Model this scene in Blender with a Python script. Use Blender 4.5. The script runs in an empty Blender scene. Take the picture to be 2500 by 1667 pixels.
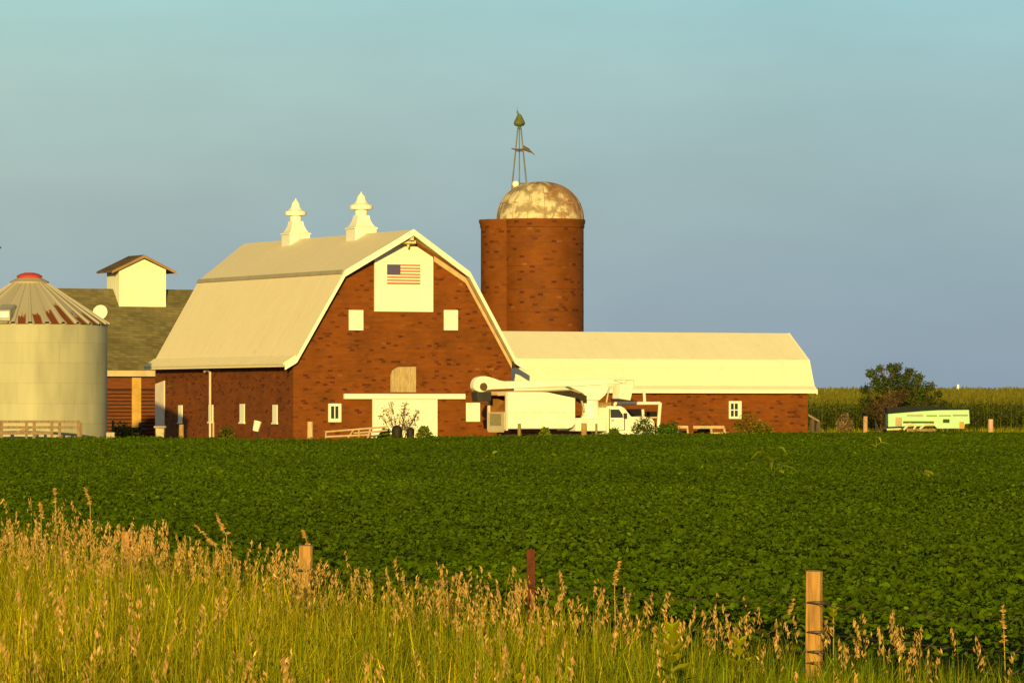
import bpy, math, random
import numpy as np
from mathutils import Vector, Matrix

random.seed(7)
RNG = np.random.default_rng(11)
S = bpy.context.scene
C = S.collection

# ------------------------------------------------------------------ camera, sky, sun, exposure
F = 12000.0            # focal length in pixels of the 2500 px wide photograph
HV = 1000.0            # row of the horizon
EYE = 2.25
cd = bpy.data.cameras.new("camera")
cd.sensor_width = 36.0
cd.lens = F / 2500.0 * 36.0
cd.shift_y = (HV - 833.5) / 2500.0
cd.clip_start = 0.5
cd.clip_end = 8000.0
cam = bpy.data.objects.new("camera", cd)
cam.location = (0, 0, EYE)
cam.rotation_euler = (math.pi / 2, 0, 0)
C.objects.link(cam)
S.camera = cam

SUN_EL = math.radians(8.5)
SUN_LEFT = math.radians(3.2)       # sun stands almost straight behind the camera
to_sun = Vector((-math.sin(SUN_LEFT) * math.cos(SUN_EL), -math.cos(SUN_LEFT) * math.cos(SUN_EL), math.sin(SUN_EL)))
ld = bpy.data.lights.new("sun", 'SUN')
ld.energy = 5.0
ld.angle = math.radians(0.5)
ld.color = (1.0, 0.735, 0.20)
sun = bpy.data.objects.new("sun", ld)
sun.rotation_euler = to_sun.to_track_quat('Z', 'Y').to_euler()
sun.location = (0, -20, 60)
C.objects.link(sun)

W = bpy.data.worlds.new("World")
S.world = W
W.use_nodes = True
wn, wl = W.node_tree.nodes, W.node_tree.links
wn.clear()
SKY_STRENGTH = 0.1
EXPOSURE = 0.3
wo = wn.new('ShaderNodeOutputWorld')
bg = wn.new('ShaderNodeBackground')
bg.inputs['Strength'].default_value = SKY_STRENGTH
sky = wn.new('ShaderNodeTexSky')
sky.sky_type = 'NISHITA'
sky.sun_disc = False
sky.sun_elevation = SUN_EL
sky.sun_rotation = math.atan2(to_sun.x, to_sun.y)
tc = wn.new('ShaderNodeTexCoord')
sep = wn.new('ShaderNodeSeparateXYZ')
wl.new(tc.outputs['Generated'], sep.inputs[0])


def s2l(c):
    return tuple((x / 255 / 12.92) if x <= 10 else ((x / 255 + .055) / 1.055) ** 2.4 for x in c)


# low eastern sky at sundown: blue-grey band at the horizon, paler and greener above it
mr = wn.new('ShaderNodeMapRange')
mr.inputs['From Min'].default_value = 0.0
mr.inputs['From Max'].default_value = 0.09
wl.new(sep.outputs['Z'], mr.inputs['Value'])
ramp = wn.new('ShaderNodeValToRGB')
wl.new(mr.outputs[0], ramp.inputs['Fac'])
els = ramp.color_ramp.elements
stops = [(0.0, (146, 161, 174)), (0.22, (149, 169, 179)), (0.5, (158, 182, 184)), (0.74, (163, 195, 195)), (0.93, (161, 204, 206)), (1.0, (159, 206, 209))]
while len(els) < len(stops):
    els.new(0.5)
for e, (p, c) in zip(els, stops):
    e.position = p
    l = s2l(c)
    e.color = (*[x for x in l], 1)
scl = wn.new('ShaderNodeVectorMath')
scl.operation = 'SCALE'
scl.inputs['Scale'].default_value = 1.0 / SKY_STRENGTH / 2 ** EXPOSURE
wl.new(ramp.outputs['Color'], scl.inputs[0])
# the western side of the band is a little paler
mx_ = wn.new('ShaderNodeMapRange')
mx_.inputs['From Min'].default_value = -0.12
mx_.inputs['From Max'].default_value = 0.08
wl.new(sep.outputs['X'], mx_.inputs['Value'])
side = wn.new('ShaderNodeMix')
side.data_type = 'RGBA'
side.inputs['A'].default_value = (1.13, 1.07, .98, 1)
side.inputs['B'].default_value = (0.97, 0.98, 1.0, 1)
wl.new(mx_.outputs[0], side.inputs['Factor'])
mul = wn.new('ShaderNodeVectorMath')
mul.operation = 'MULTIPLY'
wl.new(scl.outputs[0], mul.inputs[0])
wl.new(side.outputs['Result'], mul.inputs[1])
wisp = wn.new('ShaderNodeTexNoise')
wisp.inputs['Scale'].default_value = 26.0
wisp.inputs['Detail'].default_value = 5
wmap = wn.new('ShaderNodeMapping')
wmap.inputs['Scale'].default_value = (1.0, 1.0, 2.6)
wl.new(tc.outputs['Generated'], wmap.inputs['Vector'])
wl.new(wmap.outputs[0], wisp.inputs['Vector'])
wr_ = wn.new('ShaderNodeMapRange')
wr_.inputs['From Min'].default_value = .3
wr_.inputs['From Max'].default_value = .7
wr_.inputs['To Min'].default_value = .965
wr_.inputs['To Max'].default_value = 1.035
wl.new(wisp.outputs['Fac'], wr_.inputs['Value'])
ws_ = wn.new('ShaderNodeVectorMath')
ws_.operation = 'SCALE'
wl.new(mul.outputs[0], ws_.inputs[0])
wl.new(wr_.outputs[0], ws_.inputs['Scale'])
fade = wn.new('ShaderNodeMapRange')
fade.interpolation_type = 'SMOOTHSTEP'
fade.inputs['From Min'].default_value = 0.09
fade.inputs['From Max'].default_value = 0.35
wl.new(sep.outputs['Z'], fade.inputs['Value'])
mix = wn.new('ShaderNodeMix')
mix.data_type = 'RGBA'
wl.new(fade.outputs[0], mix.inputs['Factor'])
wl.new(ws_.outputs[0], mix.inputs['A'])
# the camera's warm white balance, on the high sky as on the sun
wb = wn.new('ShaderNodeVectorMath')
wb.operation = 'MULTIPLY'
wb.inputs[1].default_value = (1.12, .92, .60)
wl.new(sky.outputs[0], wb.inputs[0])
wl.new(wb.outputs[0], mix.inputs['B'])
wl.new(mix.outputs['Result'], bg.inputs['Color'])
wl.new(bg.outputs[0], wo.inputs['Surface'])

S.view_settings.view_transform = 'Standard'
S.view_settings.look = 'None'
S.view_settings.exposure = EXPOSURE
S.view_settings.gamma = 1.0
S.view_settings.use_curve_mapping = False
S.cycles.max_bounces = 6


# ------------------------------------------------------------------ helpers
def X(u, Y):
    return (u - 1250.0) * Y / F


def Z(v, Y):
    return EYE + (HV - v) * Y / F


class Frame:
    """a turned plan: origin (x, y) and heading; solves photograph pixels on its planes"""
    def __init__(self, x, y, deg):
        self.x, self.y, self.a = x, y, math.radians(deg)
        self.c, self.s = math.cos(self.a), math.sin(self.a)

    def w(self, u, l=0.0):          # local x on the plane local y = l
        k = (u - 1250.0) / F
        bx, by = self.x - self.s * l, self.y + self.c * l
        return (k * by - bx) / (self.c - k * self.s)

    def l(self, u, w=0.0):          # local y on the plane local x = w
        k = (u - 1250.0) / F
        bx, by = self.x + self.c * w, self.y + self.s * w
        return (k * by - bx) / (-self.s - k * self.c)

    def Y(self, w, l):
        return self.y + self.s * w + self.c * l

    def z(self, v, w, l):
        return Z(v, self.Y(w, l))

    def inv(self, x, y):
        dx, dy = x - self.x, y - self.y
        return self.c * dx + self.s * dy, -self.s * dx + self.c * dy

    def out(self, w, l):
        return self.x + self.c * w - self.s * l, self.y + self.s * w + self.c * l


class MB:
    def __init__(self):
        self.v, self.f, self.m, self.uv = [], [], [], []

    def face(self, pts, m=0, uv=None):
        b = len(self.v)
        self.v += [tuple(p) for p in pts]
        self.f.append(tuple(range(b, b + len(pts))))
        self.m.append(m)
        self.uv.append(uv)

    def box(self, x0, x1, y0, y1, z0, z1, m=0):
        b = len(self.v)
        self.v += [(x, y, z) for x in (x0, x1) for y in (y0, y1) for z in (z0, z1)]
        for q in ((0, 1, 3, 2), (4, 6, 7, 5), (0, 4, 5, 1), (2, 3, 7, 6), (0, 2, 6, 4), (1, 5, 7, 3)):
            self.f.append(tuple(b + i for i in q))
            self.m.append(m)
            self.uv.append(None)
        return self

    def hexa(self, p, m=0):
        """p: 8 points, bottom ring then top ring"""
        b = len(self.v)
        self.v += [tuple(q) for q in p]
        for q in ((3, 2, 1, 0), (4, 5, 6, 7), (0, 1, 5, 4), (1, 2, 6, 5), (2, 3, 7, 6), (3, 0, 4, 7)):
            self.f.append(tuple(b + i for i in q))
            self.m.append(m)
            self.uv.append(None)
        return self

    def prism(self, poly, a, b_, axis='y', m=0):
        """poly in the two other axes, extruded from a to b_ along axis"""
        n = len(poly)
        base = len(self.v)

        def P(p, t):
            return (p[0], t, p[1]) if axis == 'y' else ((t, p[0], p[1]) if axis == 'x' else (p[0], p[1], t))
        self.v += [P(p, a) for p in poly] + [P(p, b_) for p in poly]
        self.f.append(tuple(base + i for i in range(n)))
        self.f.append(tuple(base + n + i for i in reversed(range(n))))
        self.m += [m, m]
        self.uv += [None, None]
        for i in range(n):
            j = (i + 1) % n
            self.f.append((base + j, base + i, base + n + i, base + n + j))
            self.m.append(m)
            self.uv.append(None)
        return self

    def tube(self, a, b_, r0, r1=None, n=8, m=0):
        r1 = r0 if r1 is None else r1
        a, b_ = Vector(a), Vector(b_)
        d = (b_ - a).normalized()
        u = d.orthogonal().normalized()
        w = d.cross(u)
        base = len(self.v)
        for c, r in ((a, r0), (b_, r1)):
            for i in range(n):
                t = 2 * math.pi * i / n
                self.v.append(tuple(c + r * (math.cos(t) * u + math.sin(t) * w)))
        for i in range(n):
            j = (i + 1) % n
            self.f.append((base + i, base + j, base + n + j, base + n + i))
            self.m.append(m)
            self.uv.append(None)
        self.f.append(tuple(base + i for i in reversed(range(n))))
        self.f.append(tuple(base + n + i for i in range(n)))
        self.m += [m, m]
        self.uv += [None, None]
        return self

    def lathe(self, prof, n=48, cx=0, cy=0, m=0, a0=0.0, a1=2 * math.pi, caps=True):
        """prof: (radius, z) from bottom to top; uv = (metres round, metres up the profile)"""
        base = len(self.v)
        full = abs(a1 - a0 - 2 * math.pi) < 1e-6
        k = n if full else n + 1
        rmax = max(p[0] for p in prof)
        for r, z in prof:
            for i in range(k):
                t = a0 + (a1 - a0) * i / n
                self.v.append((cx + r * math.cos(t), cy + r * math.sin(t), z))
        s = [0.0]
        for p, q in zip(prof, prof[1:]):
            s.append(s[-1] + math.hypot(q[0] - p[0], q[1] - p[1]))
        for j in range(len(prof) - 1):
            for i in range(n):
                i2 = (i + 1) % k
                self.f.append((base + j * k + i, base + j * k + i2, base + (j + 1) * k + i2, base + (j + 1) * k + i))
                self.m.append(m)
                ua, ub = rmax * (a0 + (a1 - a0) * i / n), rmax * (a0 + (a1 - a0) * (i + 1) / n)
                self.uv.append([(ua, s[j]), (ub, s[j]), (ub, s[j + 1]), (ua, s[j + 1])])
        if caps and full:
            if prof[0][0] > 1e-3:
                self.f.append(tuple(base + i for i in reversed(range(k))))
                self.m.append(m)
                self.uv.append(None)
            if prof[-1][0] > 1e-3:
                self.f.append(tuple(base + (len(prof) - 1) * k + i for i in range(k)))
                self.m.append(m)
                self.uv.append(None)
        return self

    def build(self, name, mats, parent=None, smooth=False, bevel=0.0):
        me = bpy.data.meshes.new(name)
        me.from_pydata(self.v, [], self.f)
        if not isinstance(mats, (list, tuple)):
            mats = [mats]
        for mt in mats:
            me.materials.append(mt)
        me.polygons.foreach_set('material_index', self.m)
        if any(q is not None for q in self.uv):
            lay = me.uv_layers.new(name='UVMap')
            fl = []
            for q, f in zip(self.uv, self.f):
                for i in range(len(f)):
                    fl += list(q[i]) if q is not None else [0.0, 0.0]
            lay.data.foreach_set('uv', fl)
        if smooth:
            me.polygons.foreach_set('use_smooth', [True] * len(me.polygons))
        me.update()
        o = bpy.data.objects.new(name, me)
        C.objects.link(o)
        if parent is not None:
            o.parent = parent
        if bevel:
            b = o.modifiers.new('bevel', 'BEVEL')
            b.width = bevel
            b.segments = 2
            b.limit_method = 'ANGLE'
        if smooth:
            try:
                md = me
                md.set_sharp_from_angle(angle=math.radians(40))
            except Exception:
                pass
        return o


def np_mesh(name, V, faces, mats, midx=None, col=None, parent=None):
    """V (n,3); faces: list of (m,k) int arrays; col (nfaces,3) per-face tint"""
    me = bpy.data.meshes.new(name)
    me.vertices.add(len(V))
    me.vertices.foreach_set('co', np.asarray(V, dtype=np.float32).ravel())
    loops = np.concatenate([f.ravel() for f in faces]).astype(np.int32)
    sizes = np.concatenate([np.full(len(f), f.shape[1], dtype=np.int32) for f in faces])
    starts = np.concatenate([[0], np.cumsum(sizes)[:-1]]).astype(np.int32)
    me.loops.add(len(loops))
    me.loops.foreach_set('vertex_index', loops)
    me.polygons.add(len(sizes))
    me.polygons.foreach_set('loop_start', starts)
    me.polygons.foreach_set('loop_total', sizes)
    for m in (mats if isinstance(mats, (list, tuple)) else [mats]):
        me.materials.append(m)
    if midx is not None:
        me.polygons.foreach_set('material_index', np.asarray(midx, dtype=np.int32))
    me.update(calc_edges=True)
    if col is not None:
        at = me.attributes.new('tint', 'FLOAT_COLOR', 'FACE')
        at.data.foreach_set('color', np.concatenate([col, np.ones((len(col), 1))], axis=1).astype(np.float32).ravel())
    o = bpy.data.objects.new(name, me)
    C.objects.link(o)
    if parent is not None:
        o.parent = parent
    return o


def tag(o, label, cat, group=None, kind=None):
    o['label'] = label
    o['category'] = cat
    if group:
        o['group'] = group
    if kind:
        o['kind'] = kind
    return o


def thing(name, label, cat, loc=(0, 0, 0), rz=0.0, group=None):
    o = bpy.data.objects.new(name, None)
    o.empty_display_size = 0.3
    C.objects.link(o)
    o.location = loc
    o.rotation_euler = (0, 0, rz)
    return tag(o, label, cat, group)


def copy_part(o, parent, loc):
    c = o.copy()
    C.objects.link(c)
    c.parent = parent
    c.location = loc
    return c


# ------------------------------------------------------------------ materials
def newmat(name):
    m = bpy.data.materials.new(name)
    m.use_nodes = True
    nt = m.node_tree
    b = nt.nodes['Principled BSDF']
    return m, nt.nodes, nt.links, b


def ramp_node(n, stops, interp='LINEAR'):
    r = n.new('ShaderNodeValToRGB')
    r.color_ramp.interpolation = interp
    e = r.color_ramp.elements
    while len(e) < len(stops):
        e.new(0.5)
    for q, (p, c) in zip(e, stops):
        q.position = p
        q.color = (*c, 1) if len(c) == 3 else c
    return r


def plain(name, c, rough=0.7, metal=0.0, spec=0.3, var=0.12, scale=1.5, stretch=(1, 1, 1), dirt=None, dirt_amt=0.0, dirt_scale=0.8, bump=0.0):
    m, n, l, b = newmat(name)
    b.inputs['Roughness'].default_value = rough
    b.inputs['Metallic'].default_value = metal
    b.inputs['Specular IOR Level'].default_value = spec
    t = n.new('ShaderNodeTexCoord')
    mp = n.new('ShaderNodeMapping')
    mp.inputs['Scale'].default_value = stretch
    l.new(t.outputs['Object'], mp.inputs['Vector'])
    nz = n.new('ShaderNodeTexNoise')
    nz.inputs['Scale'].default_value = scale
    nz.inputs['Detail'].default_value = 6
    l.new(mp.outputs[0], nz.inputs['Vector'])
    lo = tuple(x * (1 - var) for x in c)
    hi = tuple(min(1, x * (1 + var)) for x in c)
    r = ramp_node(n, [(0.3, lo), (0.7, hi)])
    l.new(nz.outputs['Fac'], r.inputs['Fac'])
    out = r.outputs['Color']
    if dirt:
        nz2 = n.new('ShaderNodeTexNoise')
        nz2.inputs['Scale'].default_value = dirt_scale
        nz2.inputs['Detail'].default_value = 8
        nz2.inputs['Roughness'].default_value = 0.65
        l.new(mp.outputs[0], nz2.inputs['Vector'])
        r2 = ramp_node(n, [(0.56 - 0.1 * dirt_amt, (0, 0, 0)), (0.68, (1, 1, 1))])
        l.new(nz2.outputs['Fac'], r2.inputs['Fac'])
        mx = n.new('ShaderNodeMix')
        mx.data_type = 'RGBA'
        mt = n.new('ShaderNodeMath')
        mt.operation = 'MULTIPLY'
        mt.inputs[1].default_value = min(1, dirt_amt)
        l.new(r2.outputs['Color'], mt.inputs[0])
        l.new(mt.outputs[0], mx.inputs['Factor'])
        l.new(out, mx.inputs['A'])
        mx.inputs['B'].default_value = (*dirt, 1)
        out = mx.outputs['Result']
    l.new(out, b.inputs['Base Color'])
    if bump:
        bp = n.new('ShaderNodeBump')
        bp.inputs['Strength'].default_value = bump
        bp.inputs['Distance'].default_value = 0.02
        l.new(nz.outputs['Fac'], bp.inputs['Height'])
        l.new(bp.outputs[0], b.inputs['Normal'])
    return m


def tile_brick(name, uv=False, tone=1.0, bw=0.31, bh=0.135, run=1.0):
    """glazed hollow clay tile: orange-brown blocks, some burnt dark"""
    m, n, l, b = newmat(name)
    b.inputs['Roughness'].default_value = 0.75
    b.inputs['Specular IOR Level'].default_value = 0.2
    t = n.new('ShaderNodeTexCoord')
    if uv:
        vec = t.outputs['UV']
    else:
        sp = n.new('ShaderNodeSeparateXYZ')
        l.new(t.outputs['Object'], sp.inputs[0])
        ad = n.new('ShaderNodeMath')
        ad.operation = 'ADD'
        l.new(sp.outputs['X'], ad.inputs[0])
        l.new(sp.outputs['Y'], ad.inputs[1])
        cb = n.new('ShaderNodeCombineXYZ')
        l.new(ad.outputs[0], cb.inputs['X'])
        l.new(sp.outputs['Z'], cb.inputs['Y'])
        vec = cb.outputs[0]
    br = n.new('ShaderNodeTexBrick')
    br.inputs['Scale'].default_value = 1.0
    br.inputs['Brick Width'].default_value = bw
    br.inputs['Row Height'].default_value = bh
    br.inputs['Mortar Size'].default_value = 0.008
    br.inputs['Mortar Smooth'].default_value = 0.3
    br.inputs['Color1'].default_value = (0, 0, 0, 1)
    br.inputs['Color2'].default_value = (1, 1, 1, 1)
    br.inputs['Mortar'].default_value = (0.3, 0.3, 0.3, 1)
    l.new(vec, br.inputs['Vector'])
    k = tone
    r = ramp_node(n, [(0.0, (.165 * k, .042 * k, .003 * k)), (0.35, (.19 * k, .052 * k, .0035 * k)), (0.7, (.178 * k, .045 * k, .003 * k)), (0.84, (.20 * k, .056 * k, .004 * k)),
                      (0.90, (.135 * k, .032 * k, .004 * k)), (0.945, (.095 * k, .020 * k, .004 * k)), (0.985, (.088 * k, .018 * k, .006 * k)), (1.0, (.25 * k, .09 * k, .03 * k))])
    l.new(br.outputs['Color'], r.inputs['Fac'])
    # each course fired a little lighter or darker, in long runs
    mc = n.new('ShaderNodeMapping')
    mc.inputs['Scale'].default_value = (.8, 5.5, 1)
    l.new(vec, mc.inputs['Vector'])
    nc = n.new('ShaderNodeTexNoise')
    nc.inputs['Scale'].default_value = 1.0
    nc.inputs['Detail'].default_value = 4
    l.new(mc.outputs[0], nc.inputs['Vector'])
    rc = ramp_node(n, [(.32, (1 - .17 * run,) * 3), (.5, (1, 1, 1)), (.7, (1 + .12 * run,) * 3)])
    l.new(nc.outputs['Fac'], rc.inputs['Fac'])
    m0 = n.new('ShaderNodeMix')
    m0.data_type = 'RGBA'
    m0.blend_type = 'MULTIPLY'
    m0.inputs['Factor'].default_value = 1.0
    l.new(r.outputs['Color'], m0.inputs['A'])
    l.new(rc.outputs['Color'], m0.inputs['B'])
    # slow weathering over the whole wall
    nz = n.new('ShaderNodeTexNoise')
    nz.inputs['Scale'].default_value = 0.55
    nz.inputs['Detail'].default_value = 7
    nz.inputs['Roughness'].default_value = 0.62
    l.new(vec, nz.inputs['Vector'])
    r2 = ramp_node(n, [(0.3, (.70, .70, .66)), (0.5, (1, 1, 1)), (0.72, (1.2, 1.14, 1.1))])
    l.new(nz.outputs['Fac'], r2.inputs['Fac'])
    mu = n.new('ShaderNodeMix')
    mu.data_type = 'RGBA'
    mu.blend_type = 'MULTIPLY'
    mu.inputs['Factor'].default_value = 1.0
    l.new(m0.outputs['Result'], mu.inputs['A'])
    l.new(r2.outputs['Color'], mu.inputs['B'])
    mm = n.new('ShaderNodeMix')
    mm.data_type = 'RGBA'
    fm = n.new('ShaderNodeMath')
    fm.operation = 'MULTIPLY'
    fm.inputs[1].default_value = 0.6
    l.new(br.outputs['Fac'], fm.inputs[0])
    l.new(fm.outputs[0], mm.inputs['Factor'])
    l.new(mu.outputs['Result'], mm.inputs['A'])
    mm.inputs['B'].default_value = (.15 * k, .055 * k, .018 * k, 1)
    l.new(mm.outputs['Result'], b.inputs['Base Color'])
    bp = n.new('ShaderNodeBump')
    bp.inputs['Strength'].default_value = 0.35
    bp.inputs['Distance'].default_value = 0.015
    iv = n.new('ShaderNodeMath')
    iv.operation = 'SUBTRACT'
    iv.inputs[0].default_value = 1.0
    l.new(br.outputs['Fac'], iv.inputs[1])
    l.new(iv.outputs[0], bp.inputs['Height'])
    l.new(bp.outputs[0], b.inputs['Normal'])
    return m


def tinted(name, c, rough=0.65, spec=0.15, trans=0.0):
    """leaf and blade surfaces: base colour times the individual tint of each leaf"""
    m, n, l, b = newmat(name)
    b.inputs['Roughness'].default_value = rough
    b.inputs['Specular IOR Level'].default_value = spec
    at = n.new('ShaderNodeAttribute')
    at.attribute_name = 'tint'
    mu = n.new('ShaderNodeMix')
    mu.data_type = 'RGBA'
    mu.blend_type = 'MULTIPLY'
    mu.inputs['Factor'].default_value = 1.0
    mu.inputs['A'].default_value = (*c, 1)
    l.new(at.outputs['Color'], mu.inputs['B'])
    l.new(mu.outputs['Result'], b.inputs['Base Color'])
    if trans:
        tr = n.new('ShaderNodeBsdfTranslucent')
        l.new(mu.outputs['Result'], tr.inputs['Color'])
        ms = n.new('ShaderNodeMixShader')
        ms.inputs['Fac'].default_value = trans
        l.new(b.outputs[0], ms.inputs[1])
        l.new(tr.outputs[0], ms.inputs[2])
        l.new(ms.outputs[0], n['Material Output'].inputs['Surface'])
    return m


def roof_sheet(name, c, seam=0.0, axis='Y', var=0.06, streak=True):
    """painted roof: faint seams running down the slope, weather streaks"""
    m, n, l, b = newmat(name)
    b.inputs['Roughness'].default_value = 0.6
    b.inputs['Specular IOR Level'].default_value = 0.25
    t = n.new('ShaderNodeTexCoord')
    sp = n.new('ShaderNodeSeparateXYZ')
    l.new(t.outputs['Object'], sp.inputs[0])
    mp = n.new('ShaderNodeMapping')
    mp.inputs['Scale'].default_value = (0.35, 1.2, 0.35) if axis == 'Y' else (1.2, 0.35, 0.35)
    l.new(t.outputs['Object'], mp.inputs['Vector'])
    nz = n.new('ShaderNodeTexNoise')
    nz.inputs['Scale'].default_value = 0.9
    nz.inputs['Detail'].default_value = 8
    nz.inputs['Roughness'].default_value = 0.6
    l.new(mp.outputs[0], nz.inputs['Vector'])
    r = ramp_node(n, [(0.28, tuple(x * (1 - var * 1.5) for x in c)), (0.5, c), (0.75, tuple(min(1, x * (1 + var)) for x in c))])
    l.new(nz.outputs['Fac'], r.inputs['Fac'])
    out = r.outputs['Color']
    sk = n.new('ShaderNodeTexNoise')
    sk.inputs['Scale'].default_value = 1.7
    sk.inputs['Detail'].default_value = 9
    sk.inputs['Roughness'].default_value = .72
    l.new(t.outputs['Object'], sk.inputs['Vector'])
    rk = ramp_node(n, [(.30, (.80, .77, .72)), (.37, (.97, .965, .95)), (.6, (1, 1, 1)), (.75, (1.03, 1.03, 1.03))])
    l.new(sk.outputs['Fac'], rk.inputs['Fac'])
    mk = n.new('ShaderNodeMix')
    mk.data_type = 'RGBA'
    mk.blend_type = 'MULTIPLY'
    mk.inputs['Factor'].default_value = 1.0
    l.new(out, mk.inputs['A'])
    l.new(rk.outputs['Color'], mk.inputs['B'])
    out = mk.outputs['Result']
    if seam:
        dv = n.new('ShaderNodeMath')
        dv.operation = 'DIVIDE'
        dv.inputs[1].default_value = seam
        l.new(sp.outputs[axis], dv.inputs[0])
        fr = n.new('ShaderNodeMath')
        fr.operation = 'FRACT'
        l.new(dv.outputs[0], fr.inputs[0])
        r3 = ramp_node(n, [(0.0, (.96, .96, .96)), (0.06, (1, 1, 1)), (0.94, (1, 1, 1)), (1.0, (.96, .96, .96))])
        l.new(fr.outputs[0], r3.inputs['Fac'])
        mu = n.new('ShaderNodeMix')
        mu.data_type = 'RGBA'
        mu.blend_type = 'MULTIPLY'
        mu.inputs['Factor'].default_value = 1.0
        l.new(out, mu.inputs['A'])
        l.new(r3.outputs['Color'], mu.inputs['B'])
        out = mu.outputs['Result']
    l.new(out, b.inputs['Base Color'])
    return m


def shingle(name, c, row=0.16):
    m, n, l, b = newmat(name)
    b.inputs['Roughness'].default_value = 0.9
    b.inputs['Specular IOR Level'].default_value = 0.1
    t = n.new('ShaderNodeTexCoord')
    sp = n.new('ShaderNodeSeparateXYZ')
    l.new(t.outputs['Object'], sp.inputs[0])
    ad = n.new('ShaderNodeMath')
    ad.operation = 'ADD'
    l.new(sp.outputs['X'], ad.inputs[0])
    l.new(sp.outputs['Y'], ad.inputs[1])
    cb = n.new('ShaderNodeCombineXYZ')
    l.new(ad.outputs[0], cb.inputs['X'])
    l.new(sp.outputs['Z'], cb.inputs['Y'])
    br = n.new('ShaderNodeTexBrick')
    br.inputs['Scale'].default_value = 1.0
    br.inputs['Brick Width'].default_value = 0.45
    br.inputs['Row Height'].default_value = row
    br.inputs['Mortar Size'].default_value = 0.01
    br.inputs['Color1'].default_value = (*[x * .8 for x in c], 1)
    br.inputs['Color2'].default_value = (*[x * 1.2 for x in c], 1)
    br.inputs['Mortar'].default_value = (*[x * .6 for x in c], 1)
    l.new(cb.outputs[0], br.inputs['Vector'])
    nz = n.new('ShaderNodeTexNoise')
    nz.inputs['Scale'].default_value = 0.6
    nz.inputs['Detail'].default_value = 8
    nz.inputs['Roughness'].default_value = 0.7
    mp = n.new('ShaderNodeMapping')
    mp.inputs['Scale'].default_value = (0.6, 0.6, 1.6)
    l.new(t.outputs['Object'], mp.inputs['Vector'])
    l.new(mp.outputs[0], nz.inputs['Vector'])
    r = ramp_node(n, [(0.3, (.65, .68, .6)), (0.55, (1, 1, 1)), (0.75, (1.25, 1.15, 1.0))])
    l.new(nz.outputs['Fac'], r.inputs['Fac'])
    mu = n.new('ShaderNodeMix')
    mu.data_type = 'RGBA'
    mu.blend_type = 'MULTIPLY'
    mu.inputs['Factor'].default_value = 1.0
    l.new(br.outputs['Color'], mu.inputs['A'])
    l.new(r.outputs['Color'], mu.inputs['B'])
    l.new(mu.outputs['Result'], b.inputs['Base Color'])
    return m


WHITE = plain('white_paint', (.80, .78, .70), rough=.55, var=.05, scale=.8)
WHITE_BOARD = plain('white_boards', (.80, .78, .70), rough=.6, var=.06, scale=2.0, stretch=(4, 4, .4))
TRIM = plain('trim_paint', (.78, .76, .68), rough=.55, var=.05, scale=1.2)
SOFFIT = plain('soffit_boards', (.50, .36, .22), rough=.8, var=.15, scale=2.0)
BRICK = tile_brick('clay_tile', tone=.96)
BRICK_SILO = tile_brick('silo_tile', uv=True, tone=.88, bw=.36, bh=.16, run=.4)
ROOF_WHITE = roof_sheet('white_roof', (.83, .70, .51), seam=0.9, axis='Y', var=.025)
ROOF_WING = roof_sheet('pale_wing_roof', (.74, .69, .58), seam=1.0, axis='X', var=.025)
SHINGLE = shingle('weathered_shingles', (.16, .135, .075))
SHINGLE_DARK = shingle('cupola_shingles', (.155, .105, .062))
DARK = plain('dark_void', (.012, .010, .010), rough=.9, var=.2)
TAN_BOARD = plain('weathered_plywood', (.42, .30, .17), rough=.85, var=.25, scale=3.0, stretch=(5, 5, .8), dirt=(.22, .16, .05), dirt_amt=.6, dirt_scale=1.6)
PIPE = plain('galvanised_pipe', (.50, .36, .33), rough=.5, metal=.2, var=.1)
WOOD_GREY = plain('grey_weathered_wood', (.23, .155, .10), rough=.9, var=.3, scale=3, stretch=(4, 4, .6))
WOOD_POST = plain('post_wood', (.44, .23, .07), rough=.9, var=.30, scale=9, stretch=(3, 3, .35), dirt=(.17, .09, .035), dirt_amt=.7, dirt_scale=7.0, bump=.6)
WOOD_YELLOW = plain('yellow_wood', (.50, .30, .08), rough=.85, var=.15, scale=2)
RED_SLAT = plain('red_slats', (.15, .042, .012), rough=.85, var=.25, scale=3, stretch=(.5, .5, 3))
RUST = plain('rusty_steel', (.085, .019, .006), rough=.85, var=.3, scale=20)
BLACK = plain('black_rubber', (.018, .017, .016), rough=.8, var=.2)
DARK_STEEL = plain('dark_steel', (.045, .042, .04), rough=.6, metal=.3, var=.2)
GLASS = plain('dark_glass', (.03, .032, .035), rough=.12, spec=.6, var=.1)
TRUCK_WHITE = plain('truck_white', (.82, .80, .72), rough=.35, spec=.5, var=.04, scale=.7, dirt=(.55, .45, .28), dirt_amt=.35, dirt_scale=1.3)
STEEL_GREY = plain('grey_steel', (.36, .34, .30), rough=.5, metal=.3, var=.15)
BROWN_IN = plain('rusty_box_inside', (.20, .085, .022), rough=.9, var=.5, scale=2.2)
TOWER = plain('galvanised_tower', (.15, .15, .145), rough=.55, metal=.4, var=.2)
TOWER_HEAD = plain('painted_gearbox', (.10, .115, .045), rough=.6, var=.3, scale=3)
WIRE = plain('barbed_wire', (.09, .055, .035), rough=.6, metal=.4, var=.2)
RED_CAP = plain('red_cap', (.48, .05, .035), rough=.5, var=.15)
CONCRETE = plain('pale_concrete', (.46, .37, .30), rough=.9, var=.15, scale=2.0)
CAMPER_WHITE = plain('pale_green_panel', (.27, .54, .30), rough=.4, spec=.4, var=.10, scale=1.2, dirt=(.34, .34, .24), dirt_amt=.5, dirt_scale=1.1)
CAMPER_GREEN = plain('olive_stripe', (.15, .17, .07), rough=.5, var=.1)
TARP = plain('dark_tarp', (.009, .011, .014), rough=.8, var=.3, scale=2)
ORANGE = plain('orange_panel', (.50, .24, .05), rough=.6, var=.1)
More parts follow.
